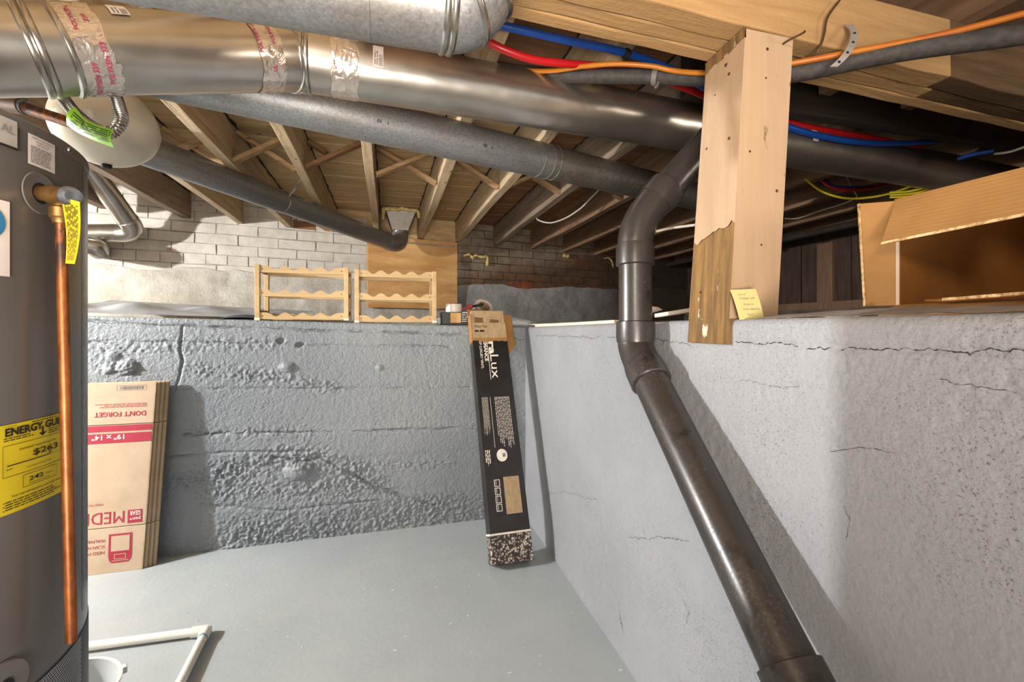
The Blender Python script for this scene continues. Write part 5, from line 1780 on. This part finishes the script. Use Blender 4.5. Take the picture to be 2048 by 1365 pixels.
m = MB(); m.beam(V((pc_.x + 0.08, 2.555, tz + 0.03)), V((pc_.x + 0.17, 2.555, tz + 0.045)), 0.02, 0.014); link('handle', m, 'hole', o, bevel=0.003)
p2 = PY(968, 608, 2.62)
m = MB(); m.lathe((p2.x, 2.66, p2.z - 0.03), (0.25, -0.75, 0.62), [(0.034, -0.024), (0.058, -0.024), (0.058, 0.024), (0.034, 0.024), (0.034, -0.024)], 40)
o = thing('tape_roll', 'roll of clear packing tape behind the torn top of the flooring carton', 'tape roll', (p2.x, 2.66, p2.z - 0.08))
link('tape', m, 'tape_white', o, True)
m = MB(); m.lathe((p2.x, 2.66, p2.z - 0.03), (0.25, -0.75, 0.62), [(0.032, -0.025), (0.0365, -0.025), (0.0365, 0.025), (0.032, 0.025), (0.032, -0.025)], 40); link('cardboard_core', m, 'kraft_pale_d', o, True)
m = MB(); m.box((p2.x - 0.07, 2.63, ledge_z(p2.x)), (p2.x + 0.06, 2.74, p2.z - 0.09)); tag(link('dark_carton', m, 'box_black', bevel=0.003), 'dark carton under the second tape roll behind the flooring carton', 'carton')
# rolled clear film at the corner
m = MB(); q0, q1 = PY(1024, 645, 2.50), PY(1085, 650, 2.48)
m.tube(smooth_path([V((q0.x - 0.06, 2.52, ledge_z(0.7) + 0.03)), V((q0.x + 0.04, 2.52, ledge_z(0.75) + 0.03)), V((q1.x, 2.51, 1.068)), V((q1.x + 0.16, 2.47, 1.062))], 4), [0.03] * 4 + [0.026, 0.022, 0.019, 0.016] + [0.014, 0.012, 0.011, 0.010, 0.010], 14)
tag(link('clear_film', m, 'clear', smooth=True), 'crumpled clear plastic film lying in the ledge corner', 'film')
# trim strips
def strip(label, p, q, w, h, mt='trim_white'):
    m = MB(); m.beam(p, q, w, h); tag(link('trim_strip', m, mt, bevel=0.002), label, 'trim strip', 'cream trim strips on the right ledge')
def rl(x, y, off, dz): p = PR(x, y, -off); p.z = ledge_z(p.x, p.y) + dz; return p
strip('long thin cream trim strip on the right ledge left of the drain pipe', rl(1075, 655, 0.02, 0.006), rl(1236, 648, 0.025, 0.006), 0.03, 0.012)
strip('short cream trim strip lying at the ledge corner by the film', rl(1062, 656, 0.03, 0.014), V((0.90, 2.10, ledge_z(0.9, 2.1) + 0.018)), 0.02, 0.006)
strip('cream trim strip at the ledge edge between drain pipe and post', rl(1306, 644, 0.012, 0.0065), rl(1384, 641, 0.014, 0.0065), 0.02, 0.013)
strip('tilted cream trim strip behind the one beside the drain pipe', V((0.79, 1.20, 1.085)), V((0.80, 0.99, 1.1)), 0.02, 0.012)
strip('cream trim strip jutting from behind the sticky note foot of the post', V((0.93, 0.86, 1.075)), V((0.915, 0.70, 1.0745)), 0.03, 0.012)
m = MB(); q = [P(1303, 627, 1.42), P(1303, 613, 1.42), P(1316, 614, 1.45), P(1326, 620, 1.45)]
m.prism(q, FW * 0.02)
tag(link('trim_offcut', m, 'trim_white', bevel=0.001), 'small cream wedge of trim showing just right of the drain pipe', 'offcut')
# sticky note
nf = Face(P(1480, 640, 0.955), P(1528, 637, 0.955) - P(1480, 640, 0.955), P(1460, 579, 0.965) - P(1480, 640, 0.955))
q = [P(1479, 640, 0.953), P(1528, 637, 0.953), P(1511, 578, 0.962), P(1460, 580, 0.966)]
o = thing('sticky_note', 'yellow sticky note with handwriting stuck on the foot of the post', 'note', tuple(q[0]))
nfn = lambda u, v: q[0].lerp(q[1], u).lerp(q[3].lerp(q[2], u), v) - FW * 0.003 * math.sin(v * 3.0)
m = MB(); m.slab(nfn, 6, 8, FW * 0.0006); n_ = link('paper', m, 'note', o, True)
m = MB(); g = lambda a, b: nfn(a, b) - FW * 0.0009
for t, a, b, w, h in (('out of', 0.22, 0.80, 0.30, 0.06), ('Timber oak', 0.22, 0.66, 0.62, 0.075), ('Wash or', 0.30, 0.46, 0.42, 0.07), ('Wall adjacent', 0.24, 0.30, 0.66, 0.075), ('floor', 0.36, 0.13, 0.25, 0.06)):
    text(m, t, g, a, b, h, w)
sub('handwriting', m, 'print_grey', n_)

# ---- open cardboard box on the right ledge
XO = 1.02
cb = thing('cardboard_box', 'open brown cardboard box lying on its side with a hanging flap on the right ledge', 'cardboard box', (1.2, 0.45, 1.07))
Tf, Bf = PX(1789, 403, XO), PX(1796, 611, XO)
Tn, Bn = PX(2100, 327, XO), PX(2100, 605, XO)
zt_, zb_ = Tf.z, max(Bf.z, ledge_z(1.0, 0.4) + 0.012)
yf, yn = (Tf.y + Bf.y) / 2, 0.10
DX = 0.42
t5_ = 0.004
def CB(name, lo, hi, mt='kraft_in'):
    m = MB(); m.box(lo, hi); return link(name, m, mt, cb)
CB('far_panel', (XO, yf, zb_), (XO + DX, yf + t5_, zt_))
CB('bottom_panel', (XO + DX, yn, zb_), (XO + DX + t5_, yf, zt_))
CB('lower_panel', (XO, yn, zb_ - t5_), (XO + DX, yf + t5_, zb_))
CB('upper_panel', (XO, yn, zt_), (XO + DX, yf + t5_, zt_ + t5_))
CB('near_panel', (XO, yn - t5_, zb_), (XO + DX, yn, zt_))
def flap(name, q, mt='kraft', n=V((0.004, 0, 0)), nu=4, nv=4):
    m = MB(); m.slab(lambda u, v: q[0].lerp(q[1], u).lerp(q[3].lerp(q[2], u), v), nu, nv, n); return link(name, m, mt, cb)
q = [V((XO, yf, zb_)), PX(1729, 612, XO - 0.03), PX(1717, 408, XO - 0.03), V((XO, yf, zt_))]
q[1].z = zb_
sfl = flap('side_flap', q, 'kraft')
m = MB(); m.beam(q[1] + V((0.002, 0, 0)), q[2] + V((0.002, 0, 0)), 0.005, 0.005, (1, 0, 0)); sub('cut_edge', m, 'kraft_edge', sfl)
q = [V((XO - 0.001, yf, zt_ + 0.003)), PX(2130, 318, XO), PX(2115, 416, XO - 0.06), PX(1762, 487, XO - 0.06)]
q[1].z = zt_ + 0.003
tfl = flap('hanging_flap', q, 'kraft', V((0.004, 0, 0.001)))
m = MB(); m.beam(q[3] + V((0.002, 0, 0)), q[2] + V((0.002, 0, 0)), 0.0048, 0.0048, (0, 0, 1)); sub('cut_edge', m, 'kraft_edge', tfl)
q = [V((XO, yf, zb_ + 0.001)), V((XO, yn, zb_ + 0.001)), V((XO - 0.16, yn, ledge_z(1, 0.3) + 0.012)), V((XO - 0.12, yf - 0.05, ledge_z(1, 0.3) + 0.008))]
flap('lower_flap', q, 'kraft', V((0, 0, -0.004)))
q = [V((XO + 0.05, yf - 0.02, zb_ + 0.012)), V((XO - 0.0, yn, zb_ + 0.022)), V((XO - 0.10, yn, zb_ + 0.016)), V((XO - 0.03, yf - 0.10, zb_ + 0.006))]
f2_ = flap('inner_flap', q, 'kraft_in', V((0, 0, -0.004)))
m = MB(); m.beam(q[3], q[2], 0.005, 0.005); sub('cut_edge', m, 'kraft_edge', f2_)
m = MB(); m.box((XO - 0.001, yf - 0.006, zb_), (XO + 0.002, yf, zt_ - 0.002)); link('crease', m, 'kraft_pale', cb)
# grey paper under the box
m = MB()
ga, gb = PX(1545, 637, 0.79), PX(1850, 630, 0.79)
rr = random.Random(3)
def gfn(u, v):
    y = ga.y + (0.30 - ga.y) * u
    x = wall_x(y) + 0.03 + 0.10 * v
    return V((x, y, ledge_z(2, y) + 0.0015 + 0.011 * math.sin(v * math.pi * 0.9) * (0.4 + 0.6 * math.sin(u * math.pi)) + 0.003 * rr.random()))
m.slab(gfn, 14, 6, (0, 0, -0.001))
tag(link('paper_sheet', m, 'kraft_grey'), 'creased grey paper sheet on the right ledge in front of the open box', 'paper')

# ---- tarp on the left of the ledge
m = MB()
rr = random.Random(8)
def tfn(u, v):
    x = -1.75 + 1.25 * u
    y = 2.70 + 0.9 * v
    h = 0.012 + 0.02 * abs(math.sin(u * 9 + v * 4)) * math.sin(math.pi * min(v * 1.4, 1)) + 0.10 * v * (1 - 0.3 * u) + 0.014 * math.sin(u * 21 + 5 * v) * math.sin(math.pi * v)
    return V((x, y, ledge_z(x) + 0.004 + max(h, 0.001)))
m.grid(tfn, 90, 40)
tag(link('tarp', m, 'tarp', smooth=True), 'wrinkled pale plastic sheet spread on the left part of the ledge', 'tarp')
m = MB()
def dfn(u, v):
    x = -0.80 + 0.26 * u
    y = 2.50 + 0.10 * v
    return V((x, y, ledge_z(x) + 0.001 + 0.028 * math.sin(math.pi * u) * math.sin(math.pi * (0.15 + 0.8 * v))))
m.slab(dfn, 16, 6, (0, 0, -0.001))
tag(link('dark_cloth', m, 'tarp_dark', smooth=True), 'small humped dark cloth on the ledge left of the wine racks', 'cloth')

# ---- white pipe on the floor
RV = 0.0135
pe_ = PZ(413, 1264, RV)
pl_ = PZ(100, 1306, RV)
pn_ = PZ(345, 1400, RV)
pvx = thing('plastic_pipe', 'white plastic pipe with an elbow lying on the grey floor beside the water heater', 'pipe', (pe_.x, pe_.y, 0))
m = MB(); m.tube([pl_, pe_.lerp(pl_, 0.04)], RV, 24); link('pipe_run', m, 'pvc', pvx, True)
m = MB(); m.tube([pe_.lerp(pn_, 0.12), pn_], RV, 24); link('pipe_run', m, 'pvc', pvx, True)
u1_, u2_ = (pl_ - pe_).normalized(), (pn_ - pe_).normalized()
m = MB()
m.tube([pe_ + u1_ * 0.045, pe_ + u1_ * 0.044, pe_ + u1_ * 0.005, pe_ - u1_ * 0.012], [RV, RV * 1.27, RV * 1.27, RV * 1.0], 24)
m.tube([pe_ + u2_ * 0.04, pe_ + u2_ * 0.039, pe_ + u2_ * 0.0, pe_ - u2_ * 0.012], [RV, RV * 1.27, RV * 1.27, RV * 0.9], 24)
m.v = [p + V((0, 0, 0.0)) for p in m.v]
link('elbow', m, 'pvc', pvx, True)
m = MB(); m.tube([pe_ + u2_ * 0.040, pe_ + u2_ * 0.046], RV * 1.06, 24); link('primer_ring', m, 'primer', pvx, True)
for o in list(pvx.children): o.location.z += RV * 0.28
# bucket behind the heater
bc = V((-0.80, 1.26, 0))
bk = thing('bucket', 'translucent white plastic bucket half hidden by the water heater', 'bucket', tuple(bc))
zr = 0.20
e1 = PZ(228, 1366, zr)
e0 = PZ(172, 1321, zr)
bc = V((e1.x - 0.115, e1.y - 0.012, 0))
m = MB(); m.lathe(bc, (0, 0, 1), [(0.0, 0.002), (0.105, 0.002), (0.121, zr), (0.118, zr), (0.102, 0.008), (0.0, 0.008)], 48); link('bucket_wall', m, 'bucket', bk, True)
m = MB(); m.lathe(bc, (0, 0, 1), [(0.118, zr - 0.004), (0.1255, zr - 0.004), (0.1255, zr + 0.002), (0.118, zr + 0.002), (0.118, zr - 0.004)], 48); link('rim', m, 'pvc', bk, True)
hd = (PZ(221, 1345, zr) - bc); hd.z = 0; hd.normalize()
m = MB(); m.beam(bc + hd * 0.124 + V((0, 0, zr - 0.006)), bc + hd * 0.134 + V((0, 0, zr - 0.006)), 0.018, 0.016); link('handle_lug', m, 'pvc', bk, bevel=0.002)
# floor crumbs
rr = random.Random(12)
m = MB()
for i in range(36):
    x, y = rr.uniform(-0.7, 0.6), rr.uniform(1.15, 2.3)
    s = rr.uniform(0.0015, 0.004)
    a = rr.uniform(0, 3)
    m.lathe((x, y, 0), (0, 0, 1), [(s, 0), (s * 0.8, s * 0.5), (0, s * 0.7)], 5)
o = tag(link('paint_crumbs', m, 'trim_white', base=(0, 1.7, 0)), 'tiny pale paint crumbs scattered over the grey floor', 'crumbs')
o['kind'] = 'stuff'
# the helper property is no longer needed
for o in bpy.data.objects:
    if '_base' in o: del o['_base']
